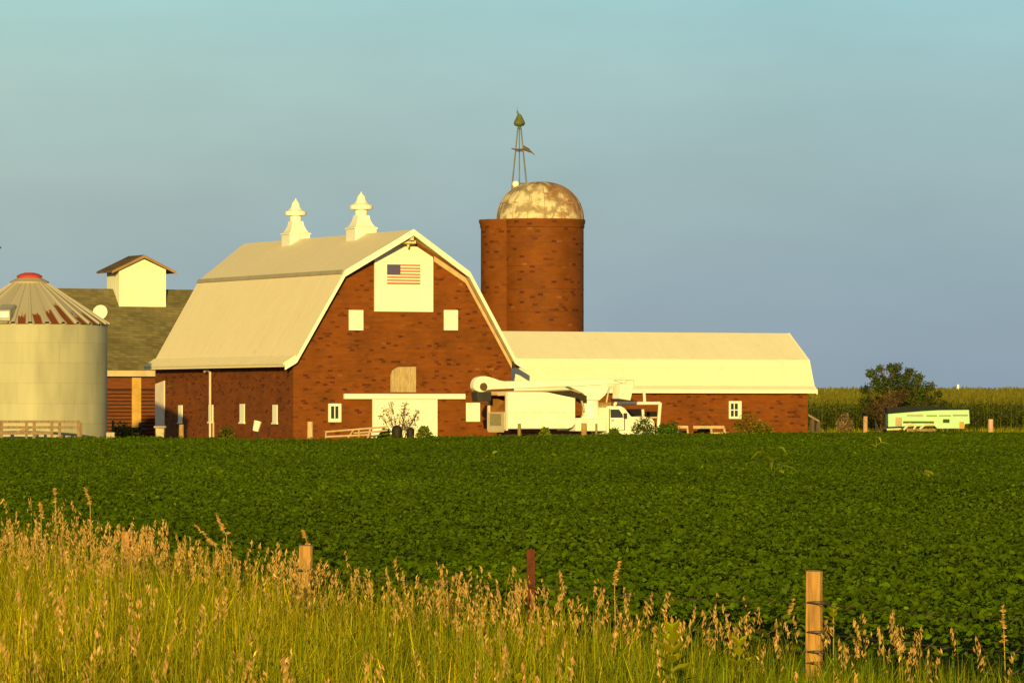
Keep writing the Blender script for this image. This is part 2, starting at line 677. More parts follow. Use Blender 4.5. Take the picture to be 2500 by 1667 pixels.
BARK = plain('bark', (.10, .055, .035), rough=.95, var=.3, scale=8)
HAY = plain('weathered_straw', (.21, .16, .10), rough=.95, var=.3, scale=4)

LEAF = tinted('leaf', (.085, .115, .012), trans=.15)
BRUSH = tinted('dry_brush', (.19, .14, .045))
SOY = tinted('soybean_leaf', (.055, .093, .002), rough=.7, spec=.04, trans=.15)
GRASSB = tinted('grass_blade', (.19, .215, .006), rough=.7, spec=.05, trans=.15)
HEAD = tinted('grass_seed_head', (.36, .215, .07), rough=.8, trans=.1)
CORNL = tinted('corn_leaf', (.085, .105, .006), rough=.55, trans=.12)
TASSEL = tinted('corn_tassel', (.115, .108, .010), rough=.8)


# ------------------------------------------------------------------ ground
def ground_z(x, y):
    """flat field, then the land rises gently beyond the farm and falls away after a far crest"""
    x, y = np.asarray(x, float), np.asarray(y, float)
    t = np.clip((y - 318) / 34, 0, 1)
    z = 0.5 * t * t * (3 - 2 * t)
    t2 = np.clip((y - 352) / 593, 0, 1)
    z = z + 3.3 * t2 * (1.15 - .15 * t2)
    t3 = np.clip((y - 945) / 800, 0, 1)
    z = z - 14 * t3 * t3
    return z


def gz(x, y):
    return float(ground_z(x, y))


gm, gn, gl, gb = newmat('ground_soil')
gb.inputs['Roughness'].default_value = .95
gb.inputs['Specular IOR Level'].default_value = .05
gt = gn.new('ShaderNodeTexCoord')
gnz = gn.new('ShaderNodeTexNoise')
gnz.inputs['Scale'].default_value = .5
gnz.inputs['Detail'].default_value = 10
gl.new(gt.outputs['Object'], gnz.inputs['Vector'])
gr = ramp_node(gn, [(.3, (.055, .062, .010)), (.55, (.10, .098, .018)), (.75, (.15, .115, .03))])
gl.new(gnz.outputs['Fac'], gr.inputs['Fac'])
gl.new(gr.outputs['Color'], gb.inputs['Base Color'])

gx = np.concatenate([np.linspace(-2500, -200, 12), np.linspace(-160, 160, 33), np.linspace(200, 2500, 12)])
gy = np.concatenate([np.linspace(-600, 0, 7), np.linspace(20, 280, 27), np.linspace(285, 355, 15), np.linspace(375, 945, 30), np.linspace(985, 5000, 40)])
GX, GY = np.meshgrid(gx, gy)
GV = np.stack([GX.ravel(), GY.ravel(), ground_z(GX.ravel(), GY.ravel())], axis=1)
nx = len(gx)
ii = (np.arange(len(gy) - 1)[:, None] * nx + np.arange(nx - 1)[None, :]).ravel()
gf = np.stack([ii, ii + 1, ii + nx + 1, ii + nx], axis=1)
ground = np_mesh('ground', GV, [gf], gm)
ground['kind'] = 'structure'
ground['label'] = 'farm ground under the crops and around the buildings'

# ------------------------------------------------------------------ the barn
TH = 25.0
BF = Frame(X(716, 286), 286.0, TH)
BW, BL = 14.0, 22.5
RZ = math.radians(TH)
barn = thing('barn', 'big red-brown tile barn with white gambrel roof and a flag on its loft door', 'barn', (BF.x, BF.y, 0), RZ)
PROF = [(-.72, 4.9), (0.0, 5.32), (3.0, 10.35), (7.0, 12.78), (11.0, 10.35), (14.0, 5.32), (14.72, 4.9)]
FRONT = [.45, .5, .62, 1.45, .62, .5, .45]
BACK = [.1, .1, .2, 2.6, .2, .1, .1]
RT = .16
# walls
mb = MB()
inner = [(w, z - RT - .02) for w, z in PROF[1:-1]]
gable = [(0, 0), (BW, 0)] + [(w, z) for w, z in reversed(inner)]
mb.face([(w, 0, z) for w, z in gable])
mb.face([(w, BL, z) for w, z in reversed(gable)])
mb.face([(0, BL, 0), (0, 0, 0), (0, 0, inner[0][1]), (0, BL, inner[0][1])])
mb.face([(BW, 0, 0), (BW, BL, 0), (BW, BL, inner[-1][1]), (BW, 0, inner[-1][1])])
mb.build('wall', BRICK, barn)
# roof
mb = MB()
for i in range(len(PROF) - 1):
    (w0, z0), (w1, z1) = PROF[i], PROF[i + 1]
    d = Vector((w1 - w0, z1 - z0)).normalized()
    nv = Vector((-d.y, d.x)) * RT
    a0, a1, b0, b1 = -FRONT[i], -FRONT[i + 1], BL + BACK[i], BL + BACK[i + 1]

    def under(k, w, z):
        # common underside along the bisector so neighbouring slabs meet
        return (w, z - RT * (1.25 if k not in (0, len(PROF) - 1) else 1.0))
    u0, u1 = under(i, w0, z0), under(i + 1, w1, z1)
    top = [(w0, a0, z0), (w1, a1, z1), (w1, b1, z1), (w0, b0, z0)]
    bot = [(u0[0], a0, u0[1]), (u1[0], a1, u1[1]), (u1[0], b1, u1[1]), (u0[0], b0, u0[1])]
    mb.face(top, 0)
    mb.face(list(reversed(bot)), 1)
    mb.face([bot[0], bot[1], top[1], top[0]], 0)
    mb.face([bot[2], bot[3], top[3], top[2]], 0)
    if i == 0:
        mb.face([top[3], bot[3], bot[0], top[0]], 0)
    if i == len(PROF) - 2:
        mb.face([top[1], bot[1], bot[2], top[2]], 0)
roof = mb.build('roof', [ROOF_WHITE, SOFFIT], barn)
# dark flashing lines where the roof pitch breaks, and the pale flared eave strip
mb = MB()
mb.hexa([(2.86, -.55, 10.16), (2.86, BL + .15, 10.16), (2.96, BL + .15, 10.34), (2.96, -.55, 10.34),
         (2.80, -.55, 10.20), (2.80, BL + .15, 10.20), (2.93, BL + .15, 10.42), (2.93, -.55, 10.42)])
mb.build('roof_flashing', plain('grey_flashing', (.36, .31, .24), rough=.6, var=.1), roof)
mb = MB()
mb.hexa([(-.76, -.4, 4.86), (-.76, BL + .08, 4.86), (.02, BL + .08, 5.33), (.02, -.4, 5.33),
         (-.80, -.4, 4.95), (-.80, BL + .08, 4.95), (-.03, BL + .08, 5.42), (-.03, -.4, 5.42)])
mb.build('eave_strip', plain('eave_paint', (.90, .76, .52), var=.04), roof)
# rake boards down both gable edges
mb = MB()
for i in range(len(PROF) - 1):
    (w0, z0), (w1, z1) = PROF[i], PROF[i + 1]
    f0, f1 = -FRONT[i], -FRONT[i + 1]
    hang = .34
    mb.hexa([(w0, f0 - .07, z0 - hang), (w1, f1 - .07, z1 - hang), (w1, f1 + .02, z1 - hang), (w0, f0 + .02, z0 - hang),
             (w0, f0 - .07, z0 + .035), (w1, f1 - .07, z1 + .035), (w1, f1 + .02, z1 + .035), (w0, f0 + .02, z0 + .035)])
mb.build('rake_board', WHITE, roof)
# inner white verge board along the right slope of the gable wall
mb = MB()
for i in (3, 4):
    (w0, z0), (w1, z1) = PROF[i], PROF[i + 1]
    if i == 3:
        w0, z0 = 8.95, 11.6
    mb.hexa([(w0, -.06, z0 - .62), (w1, -.06, z1 - .62), (w1, -.012, z1 - .62), (w0, -.012, z0 - .62),
             (w0, -.06, z0 - .30), (w1, -.06, z1 - .30), (w1, -.012, z1 - .30), (w0, -.012, z0 - .30)])
mb.build('verge_board', SOFFIT, barn)
# rafter tails under the left eave
rt = MB().box(-.56, -.02, -.04, .04, -.09, .09).build('rafter_tail', TRIM, barn)
rt.location = (0, .5, 4.93)
for k in range(1, 27):
    copy_part(rt, barn, (0, .5 + k * .82, 4.93))


def on_gable(u0, u1, v0, v1, l=0.0, fr=None):
    fr = fr or BF
    w0, w1 = fr.w(u0, l), fr.w(u1, l)
    wm = (w0 + w1) / 2
    return w0, w1, fr.z(v1, wm, l), fr.z(v0, wm, l)


# loft door under the hood
w0, w1, z0, _ = on_gable(913, 1056, 600, 761)
zl, zr, zt = 11.22, 11.22, 12.33
mb = MB()
wm_ = 7.0
mb.prism([(w0, z0), (w1, z0), (w1, zr), (wm_, zt), (w0, zl)], -.07, -.004, 'y')
loft = mb.build('loft_door', WHITE_BOARD, barn)
mb = MB()
for a in (w0, w1 - .1):
    mb.box(a, a + .1, -.105, -.068, z0, 11.1)
mb.box(w0 + .1, w1 - .1, -.105, -.068, z0, z0 + .12)
mb.build('door_frame', TRIM, loft)
# hay track beam poking out beneath the hood
mb = MB()
mb.box(6.9, 7.1, -1.3, -.01, 12.16, 12.40)
mb.box(6.62, 7.38, -.95, -.35, 11.98, 12.155)
mb.tube((7, -.7, 11.98), (7.0, -.7, 11.74), .09, .05)
mb.build('hay_track', plain('weathered_white', (.66, .55, .34), var=.25, scale=5), barn)
# small covered loft windows
for (ua, ub) in ((853, 884), (1085, 1115)):
    a, b_, c, d = on_gable(ua, ub, 759, 804)
    o = MB().box(a, b_, -.05, -.004, c, d).build('loft_window', WHITE_BOARD, barn)
    fm_ = MB()
    for q in ((a - .05, a, c - .05, d + .05), (b_, b_ + .05, c - .05, d + .05), (a, b_, d, d + .05), (a, b_, c - .05, c)):
        fm_.box(q[0], q[1], -.075, -.003, q[2], q[3])
    fm_.build('frame', TRIM, o)
# weathered board over the old hay opening
a, b_, c, d = on_gable(953, 1015, 895, 957)
MB().prism([(a, c), (b_, c), (b_, d), (a + .45, d - .02), (a + .12, d - .22), (a, d - .5)], -.04, -.004, 'y').build('boarded_opening', TAN_BOARD, barn)
# sliding door and its track
a, b_, c, d = on_gable(908, 1066, 970, 1092)
mb = MB()
mb.box(a, b_, -.10, -.03, .05, d)
sd = mb.build('sliding_door', WHITE_BOARD, barn)
mb = MB()
mb.box(a, a + .16, -.125, -.099, .05, d)
mb.box(b_ - .16, b_, -.125, -.099, .05, d)
mb.box((a + b_) / 2 - .08, (a + b_) / 2 + .08, -.125, -.099, .05, d)
mb.box(a + .16, (a + b_) / 2 - .08, -.122, -.099, .05, .2)
mb.box((a + b_) / 2 + .08, b_ - .16, -.122, -.099, .05, .2)
mb.build('door_frame', TRIM, sd)
a, b_, c, d = on_gable(838, 1133, 961, 974)
MB().box(a, b_, -.22, -.004, c, d).build('door_track', WHITE, barn, bevel=.02)
# ground floor windows on the gable
a, b_, c, d = on_gable(801, 832, 985, 1030)
pane = MB().box(a + .08, b_ - .08, -.03, -.004, c + .08, d - .08).build('window', GLASS, barn)
mb = MB()
for q in ((a, a + .15, c, d), (b_ - .17, b_, c, d), (a + .15, b_ - .17, d - .15, d), (a + .15, b_ - .17, c, c + .2)):
    mb.box(q[0], q[1], -.08, -.003, q[2], q[3])
mb.box((a + b_) / 2 - .03, (a + b_) / 2 + .03, -.06, -.028, c + .2, d - .15)
mb.build('frame', WHITE, pane)
a, b_, c, d = on_gable(1138, 1169, 983, 1029)
o = MB().box(a, b_, -.06, -.004, c, d).build('window', WHITE_BOARD, barn)
mb = MB()
for q in ((a - .04, a + .04, c, d), (b_ - .04, b_ + .04, c, d), (a + .04, b_ - .04, d - .08, d), (a + .04, b_ - .04, c, c + .08)):
    mb.box(q[0], q[1], -.09, -.059, q[2], q[3])
mb.build('frame', TRIM, o)
o['label'] = 'white boarded ground floor window'
# narrow openings on the left wall
for k, (ua, ub, va, vb) in enumerate(((437, 446, 989, 1030), (511, 521, 988, 1029), (587, 598, 986, 1030), (667, 678, 988, 1031))):
    l1, l0 = BF.l(ua), BF.l(ub)
    lm = (l0 + l1) / 2
    zc, zd = BF.z(vb, 0, lm), BF.z(va, 0, lm)
    o = MB().box(-.06, -.004, l0, l1, zc, zd).build('narrow_window', WHITE, barn)
    MB().box(-.11, -.003, l0 - .06, l1 + .06, zc - .1, zc - .002).build('sill', TRIM, o)
l1, l0 = BF.l(381.5), BF.l(403)
MB().prism([(l0, .5), (l1, .5), (l1, 3.85), (l0, 4.05)], -.08, -.004, 'x').build('side_door', plain('pinkish_white', (.72, .58, .52), var=.08), barn)
# vent pipe with a crook on the left wall
lm = BF.l(519)
mb = MB()
zt = BF.z(908, 0, lm)
mb.tube((-.16, lm, .4), (-.16, lm, zt), .085)
mb.tube((-.16, lm, zt), (-.22, lm + .28, zt + .16), .085)
mb.tube((-.22, lm + .28, zt + .16), (-.28, lm + .62, zt + .02), .085)
mb.build('vent_pipe', PIPE, barn, smooth=True)


# roof ventilators
def ventilator(l, zr_, k=1.0):
    """square saddle base flaring over the ridge, round neck, collar, cone cap and finial"""
    q = MB()
    h = .68 * k
    # saddle skirt
    for sx in (-1, 1):
        q.hexa([(7 + sx * .02, l - h, zr_ - .1), (7 + sx * .02, l + h, zr_ - .1), (7 + sx * h, l + h, zr_ - .62), (7 + sx * h, l - h, zr_ - .62),
                (7 + sx * .02, l - h, zr_ + .28), (7 + sx * .02, l + h, zr_ + .28), (7 + sx * h, l + h, zr_ + .28), (7 + sx * h, l - h, zr_ + .28)])
    root = q.build('ventilator', WHITE, barn)
    q = MB()
    ring = lambda r, z: [(7 + sx * r, l + sy * r, z) for sx, sy in ((-1, -1), (1, -1), (1, 1), (-1, 1))]
    levels = [(h + .06, zr_ + .28), (h + .06, zr_ + .36), (.60 * k, zr_ + .44), (.50 * k, zr_ + .60), (.40 * k, zr_ + .84), (.365 * k, zr_ + 1.04), (.36 * k, zr_ + 1.1)]
    for (r0, z0_), (r1, z1_) in zip(levels, levels[1:]):
        a_, b2 = ring(r0, z0_), ring(r1, z1_)
        for i in range(4):
            j = (i + 1) % 4
            q.face([a_[i], a_[j], b2[j], b2[i]])
    q.build('flared_base', WHITE, root)
    q = MB()
    q.lathe([(.37 * k, zr_ + .9), (.37 * k, zr_ + 1.42), (.41 * k, zr_ + 1.46)], 24, 7, l)
    q.build('neck', WHITE, root, smooth=True)
    q = MB()
    q.lathe([(.42 * k, zr_ + 1.46), (.66 * k, zr_ + 1.47), (.68 * k, zr_ + 1.52), (.68 * k, zr_ + 1.70), (.62 * k, zr_ + 1.73), (.46 * k, zr_ + 1.80),
             (.32 * k, zr_ + 1.95), (.27 * k, zr_ + 2.06), (.25 * k, zr_ + 2.20), (.15 * k, zr_ + 2.34), (.06 * k, zr_ + 2.42), (.035, zr_ + 2.50), (0.0, zr_ + 2.54)], 28, 7, l)
    q.build('cap', WHITE, root, smooth=True)


ventilator(BF.l(722, 7.0), 12.78, .98)
ventilator(BF.l(882, 7.0), 12.78, 1.02)

# flag on the loft door
a, b_, c, d = on_gable(943, 1024, 646, 694)
FLAG_RED = plain('flag_red', (.58, .10, .065), var=.06)
FLAG_WHITE = plain('flag_white', (.80, .72, .62), var=.03)
FLAG_BLUE = plain('flag_blue', (.045, .035, .15), var=.06)
# staggered rows of white stars in the canton
fn, fl_ = FLAG_BLUE.node_tree.nodes, FLAG_BLUE.node_tree.links
ft = fn.new('ShaderNodeTexCoord')
fm2 = fn.new('ShaderNodeMapping')
fm2.inputs['Rotation'].default_value = (0, math.pi / 4, 0)
fm2.inputs['Scale'].default_value = (1 / .092,) * 3
fl_.new(ft.outputs['Object'], fm2.inputs['Vector'])
fsp = fn.new('ShaderNodeSeparateXYZ')
fl_.new(fm2.outputs[0], fsp.inputs[0])
fcb = fn.new('ShaderNodeCombineXYZ')
fl_.new(fsp.outputs['X'], fcb.inputs['X'])
fl_.new(fsp.outputs['Z'], fcb.inputs['Y'])
fv = fn.new('ShaderNodeTexVoronoi')
fv.voronoi_dimensions = '2D'
fv.inputs['Scale'].default_value = 1.0
fv.inputs['Randomness'].default_value = 0.0
fl_.new(fcb.outputs[0], fv.inputs['Vector'])
frp = ramp_node(fn, [(.13, (.60, .54, .50)), (.17, (.045, .035, .15))])
fl_.new(fv.outputs['Distance'], frp.inputs['Fac'])
fl_.new(frp.outputs['Color'], fn['Principled BSDF'].inputs['Base Color'])
fo = thing('flag', 'faded stars and stripes flag hung flat on the white loft door', 'flag', (BF.x, BF.y, 0), RZ)
mb = MB()
n_st = 13
hh = (d - c) / n_st
cw = a + (b_ - a) * .40
for k in range(n_st):
    zb = c + k * hh
    left = cw if k >= 6 else a
    mb.box(left, b_, -.135, -.112, zb, zb + hh, 0 if k % 2 == 0 else 1)
mb.build('stripes', [FLAG_RED, FLAG_WHITE], fo)
mb = MB().box(a, cw, -.138, -.112, c + 6 * hh, d)
mb.build('canton', FLAG_BLUE, fo)

# ------------------------------------------------------------------ the long wing building
WL0 = 3.0
PW = 3.25
w_end = BF.w(1972, WL0)
wing = thing('milking_barn', 'long low tile building with white gambrel roof joined to the side of the big barn', 'building', (*BF.out(14.02, WL0), 0), RZ)
wlen = w_end - 14.02
WP = [(-.42, 3.45), (.0, 3.72), (.62, 5.3), (PW, 7.02), (2 * PW - .62, 5.3), (2 * PW, 3.72), (2 * PW + .42, 3.45)]
mb = MB()
wi = [(y, z - .18) for y, z in WP[1:-1]]
mb.face([(0, 0, 0), (wlen, 0, 0), (wlen, 0, wi[0][1]), (0, 0, wi[0][1])])
mb.face([(wlen, 2 * PW, 0), (0, 2 * PW, 0), (0, 2 * PW, wi[-1][1]), (wlen, 2 * PW, wi[-1][1])])
mb.face([(wlen, 0, 0), (wlen, 2 * PW, 0)] + [(wlen, y, z) for y, z in reversed(wi)])
mb.face([(0, 2 * PW, 0), (0, 0, 0)] + [(0, y, z) for y, z in wi])
mb.build('wall', BRICK, wing)
mb = MB()
XE = wlen + .42
for i in range(len(WP) - 1):
    (y0, z0), (y1, z1) = WP[i], WP[i + 1]
    t_ = [(0, y0, z0), (XE, y0, z0), (XE, y1, z1), (0, y1, z1)]
    b2 = [(0, y0, z0 - .15), (XE, y0, z0 - .15), (XE, y1, z1 - .15), (0, y1, z1 - .15)]
    mb.face(t_, 0)
    mb.face(list(reversed(b2)), 1)
    mb.face([t_[1], b2[1], b2[2], t_[2]], 0)
    if i == 0:
        mb.face([b2[0], b2[1], t_[1], t_[0]], 0)
    if i == len(WP) - 2:
        mb.face([t_[3], t_[2], b2[2], b2[3]], 0)
wr = mb.build('roof', [ROOF_WING, SOFFIT], wing)
mb = MB().box(.05, XE + .02, -.46, -.425, 3.26, 3.50)
mb.hexa([(.05, .58, 5.29), (XE + .02, .58, 5.29), (XE + .02, .68, 5.33), (.05, .68, 5.33), (.05, .56, 5.34), (XE + .02, .56, 5.34), (XE + .02, .66, 5.39), (.05, .66, 5.39)])
mb.build('eave_board', TRIM, wr)
mb = MB()
for i in range(len(WP) - 1):
    (y0, z0), (y1, z1) = WP[i], WP[i + 1]
    mb.hexa([(XE - .02, y0, z0 - .26), (XE + .05, y0, z0 - .26), (XE + .05, y1, z1 - .26), (XE - .02, y1, z1 - .26),
             (XE - .02, y0, z0 + .03), (XE + .05, y0, z0 + .03), (XE + .05, y1, z1 + .03), (XE - .02, y1, z1 + .03)])
mb.build('rake_board', TRIM, wr)
rt = MB().box(-.04, .04, -.40, -.02, -.08, .07).build('rafter_tail', TRIM, wing)
rt.location = (.5, 0, 3.40)
nrt = 30
for k in range(1, nrt):
    copy_part(rt, wing, (.5 + k * (wlen - .9) / nrt, 0, 3.40))
WF = Frame(*BF.out(14.02, WL0), TH)
a, b_, c, d = on_gable(1779, 1809, 979, 1022, 0, WF)
pane = MB().box(a + .05, b_ - .05, -.03, -.004, c + .05, d - .05).build('window', GLASS, wing)
mb = MB()
for q in ((a, a + .11, c, d), (b_ - .24, b_, c, d), (a + .11, b_ - .24, d - .14, d), (a + .11, b_ - .24, c, c + .14)):
    mb.box(q[0], q[1], -.08, -.003, q[2], q[3])
mid = (a + b_ - .13) / 2
mb.box(mid - .03, mid + .03, -.06, -.028, c + .14, d - .14)
mb.box(a + .11, b_ - .24, -.065, -.026, (c + d) / 2 - .03, (c + d) / 2 + .03)
mb.build('frame', WHITE, pane)
for (ua, ub, va, vb) in ((1530, 1567, 998, 1016), (1574, 1604, 1004, 1017)):
    a, b_, c, d = on_gable(ua, ub, va, vb, 0, WF)
    o = MB().box(a, b_, -.02, -.004, c, d).build('dark_opening', DARK, wing)
    mb = MB().box(a - .06, b_ + .06, -.05, -.003, c - .09, c - .001)
    mb.build('sill', CONCRETE, o)

# ------------------------------------------------------------------ the silo
SY = 313.0
sx_ = X(1319, SY)
SR = 106 * SY / F
silo = thing('silo', 'round red-brown tile silo with a patchy rust-stained dome', 'silo', (sx_, SY, 0))
ST = Z(537, SY)
mb = MB()
mb.lathe([(SR, 0), (SR, ST - .55), (SR + .05, ST - .5), (SR + .05, ST - .3), (SR + .10, ST - .22), (SR + .10, ST), (SR - .25, ST)], 72)
mb.build('wall', BRICK_SILO, silo, smooth=True)
# half round unloading chute on the left
chx = X(1229, SY) - sx_
mb = MB()
cr = 55 * SY / F
mb.lathe([(cr, 0), (cr, ST - .6), (cr + .05, ST - .5), (cr + .06, ST - .3), (cr + .12, ST - .2), (cr + .12, ST - .01), (0.05, ST - .01)], 40, chx, -.34)
mb.build('chute', BRICK_SILO, silo, smooth=True)
# ladder-like iron hoops
mb = MB()
for k in range(9):
    zz = 1.2 + k * 1.45
    mb.lathe([(SR + .005, zz - .02), (SR + .022, zz - .012), (SR + .022, zz + .012), (SR + .005, zz + .02)], 72, caps=False)
mb.build('iron_hoops', plain('hoop_rust', (.13, .035, .012), var=.2), silo)
dm, dn, dl, db = newmat('stained_dome')
db.inputs['Roughness'].default_value = .7
db.inputs['Specular IOR Level'].default_value = .25
t = dn.new('ShaderNodeTexCoord')
mp = dn.new('ShaderNodeMapping')
mp.inputs['Scale'].default_value = (1.0, 1.0, 1.0)
dl.new(t.outputs['UV'], mp.inputs['Vector'])
n1 = dn.new('ShaderNodeTexNoise')
n1.inputs['Scale'].default_value = 1.1
n1.inputs['Detail'].default_value = 9
n1.inputs['Roughness'].default_value = .62
n1.inputs['Distortion'].default_value = .6
dl.new(mp.outputs[0], n1.inputs['Vector'])
r1 = ramp_node(dn, [(.28, (.17, .12, .07)), (.42, (.27, .20, .125)), (.49, (.34, .265, .17)), (.54, (.58, .47, .33)), (.66, (.66, .54, .39))])
dl.new(n1.outputs['Fac'], r1.inputs['Fac'])
n2 = dn.new('ShaderNodeTexNoise')
n2.inputs['Scale'].default_value = 1.15
n2.inputs['Detail'].default_value = 7
n2.inputs['Roughness'].default_value = .6
mp2 = dn.new('ShaderNodeMapping')
mp2.inputs['Location'].default_value = (3.3, 7.1, 0)
dl.new(t.outputs['Object'], mp2.inputs['Vector'])
dl.new(mp2.outputs[0], n2.inputs['Vector'])
# rust concentrates on the upper right of the dome
sp = dn.new('ShaderNodeSeparateXYZ')
dl.new(t.outputs['Object'], sp.inputs[0])
e1 = dn.new('ShaderNodeMath')
e1.operation = 'MULTIPLY_ADD'
e1.inputs[1].default_value = .10
dl.new(sp.outputs['X'], e1.inputs[0])
dl.new(n2.outputs['Fac'], e1.inputs[2])
e2 = dn.new('ShaderNodeMath')
e2.operation = 'MULTIPLY_ADD'
e2.inputs[1].default_value = .11
dl.new(sp.outputs['Z'], e2.inputs[0])
dl.new(e1.outputs[0], e2.inputs[2])
r2 = ramp_node(dn, [(.68, (0, 0, 0)), (.78, (.65, .65, .65))])
dl.new(e2.outputs[0], r2.inputs['Fac'])
mx = dn.new('ShaderNodeMix')
mx.data_type = 'RGBA'
dl.new(r2.outputs['Color'], mx.inputs['Factor'])
dl.new(r1.outputs['Color'], mx.inputs['A'])
mx.inputs['B'].default_value = (.25, .09, .03, 1)
dl.new(mx.outputs['Result'], db.inputs['Base Color'])
DH = Z(444, SY) - ST
mb = MB()
prof = []
for k in range(15):
    t_ = k / 14 * math.pi / 2
    prof.append((max(.02, (SR + .02) * math.cos(t_) ** .86), DH * math.sin(t_)))
mb.lathe(prof, 64)
dome = mb.build('dome', dm, silo, smooth=True)
dome.location = (0, 0, ST + .003)
mb = MB()
zs = .42 * DH
rs = (SR + .02) * math.cos(math.asin(.42)) ** .86
mb.lathe([(rs - .01, zs - .04), (rs + .025, zs - .03), (rs + .02, zs + .03), (rs - .03, zs + .05)], 64, caps=False)
for k in range(16):
    a_ = 2 * math.pi * k / 16 + .1
    for j in range(10):
        t0, t1 = j / 14 * math.pi / 2, (j + 1) / 14 * math.pi / 2
        p0 = (SR + .03) * math.cos(t0) ** .86
        p1 = (SR + .03) * math.cos(t1) ** .86
        mb.tube((p0 * math.cos(a_), p0 * math.sin(a_), DH * math.sin(t0)), (p1 * math.cos(a_), p1 * math.sin(a_), DH * math.sin(t1)), .022, n=5)
mb.build('dome_seams', dm, dome)

# ------------------------------------------------------------------ windmill tower behind the silo
TY = 322.0
tx = X(1268, TY)
tower = thing('windmill_tower', 'thin steel windmill tower without blades behind the silo', 'windmill', (tx, TY, gz(tx, TY)))
g0 = gz(tx, TY)
ztop = Z(312, TY) - g0
HB = 2.15


def half(z):
    return HB + (0.10 - HB) * (z / ztop)


for sx, sy in ((-1, -1), (1, -1), (1, 1), (-1, 1)):
    MB().tube((sx * HB, sy * HB, 0), (sx * .10, sy * .10, ztop), .055, .045, n=6).build('leg', TOWER, tower)
nb = 8
for k in range(1, nb):
    mb = MB()
    z_ = ztop * (1 - (1 - k / nb) ** 1.25)
    h_ = half(z_)
    for (p, q) in (((-1, -1), (1, -1)), ((1, -1), (1, 1)), ((1, 1), (-1, 1)), ((-1, 1), (-1, -1))):
        mb.tube((p[0] * h_, p[1] * h_, z_), (q[0] * h_, q[1] * h_, z_), .022, n=5)
    mb.build('cross_brace', TOWER, tower)
mb = MB().tube((0, 0, .2), (0, 0, ztop + .6), .04, n=6)
mb.build('pump_rod', TOWER, tower)
# broken service platform
zp = Z(365, TY) - g0
mb = MB()
mb.box(-.32, .36, -.36, .36, zp - .05, zp + .03)
mb.hexa([(.2, -.25, zp - .02), (.75, -.25, zp - .22), (.75, .25, zp - .22), (.2, .25, zp - .02),
         (.2, -.25, zp + .30), (.68, -.25, zp + .02), (.68, .25, zp + .02), (.2, .25, zp + .30)])
mb.tube((.70, 0, zp - .1), (1.0, 0, zp - .36), .05, .02)
mb.tube((-.3, 0, zp), (-.52, 0, zp + .06), .05, .03)
mb.build('platform', plain('platform_wood', (.09, .06, .03), var=.3), tower)
mb = MB()
mb.lathe([(.07, ztop - .1), (.11, ztop + .06), (.30, ztop + .13), (.38, ztop + .26), (.34, ztop + .40), (.25, ztop + .58), (.17, ztop + .76), (.10, ztop + .86), (0, ztop + .9)], 14)
mb.tube((-.02, 0, ztop + .72), (-.14, 0, ztop + 1.08), .09, .05)
mb.tube((-.14, 0, ztop + 1.08), (-.15, 0, ztop + 1.35), .02, .01)
mb.build('gear_head', TOWER_HEAD, tower, smooth=True)
ly = TY - 1.0
o = thing('yard_light', 'round white yard lamp fixed low on the windmill tower beside the dome', 'lamp', (X(1259, ly), ly, Z(450, ly)))
mb = MB()
mb.lathe([(.02, -.1), (.12, -.22), (.21, -.13), (.24, 0), (.21, .13), (.12, .20), (.0, .22)], 18)
mb.build('globe', WHITE, o, smooth=True)
MB().tube((0, .1, .1), (.05, .7, .2), .03).build('bracket', TOWER, o)

# ------------------------------------------------------------------ corn crib behind the barn, left
CL = 34.0
cw0, cw1 = BF.w(95, CL + 5), BF.w(520, CL + 5)
ox, oy = BF.out(0, CL)
CF = Frame(ox, oy, TH)
crib = thing('corn_crib', 'old corn crib with slatted red walls, olive shingle roof and white roof cupola', 'barn', (ox, oy, 0), RZ)
ZE, ZR = 4.62, CF.z(705, 3, 5)
# wall: dark core, slat boards in front
mb = MB()
mb.box(cw0 + .3, cw1 - .3, .12, 9.9, 0, 4.9)
for s_ in range(2):
    xe = (cw0 + .3, cw1 - .3)[s_]
    mb.face([(xe, .12, 4.9), (xe, 9.9, 4.9), (xe, 5, ZR - .25)] if s_ else [(xe, 9.9, 4.9), (xe, .12, 4.9), (xe, 5, ZR - .25)])
mb.build('inner_wall', plain('crib_dark', (.03, .012, .008), var=.2), crib)
mb = MB()
z_ = .25
while z_ < 3.45:
    mb.box(cw0 + .25, cw1 - .25, .03, .09, z_, z_ + .15)
    z_ += .235
mb.box(cw0 + .25, cw1 - .25, .02, .10, 3.6, 4.5)
mb.build('slat_wall', RED_SLAT, crib)
a, b_, c, d = on_gable(322, 344, 925, 1040, 0, CF)
MB().box(a, b_, -.05, .028, .6, 4.35).build('corner_board', WOOD_YELLOW, crib)
mb = MB()
mb.box(cw0, cw1, -.50, -.44, ZE - .22, ZE + .16)
mb.build('fascia', plain('tan_fascia', (.52, .40, .27), var=.12), crib)
mb = MB()
for (ya, za, yb, zb) in ((-.45, ZE, 5, ZR), (5, ZR, 10.45, ZE)):
    mb.hexa([(cw0, ya, za - .12), (cw1, ya, za - .12), (cw1, yb, zb - .12), (cw0, yb, zb - .12),
             (cw0, ya, za), (cw1, ya, za), (cw1, yb, zb), (cw0, yb, zb)])
croof = mb.build('roof', SHINGLE, crib)
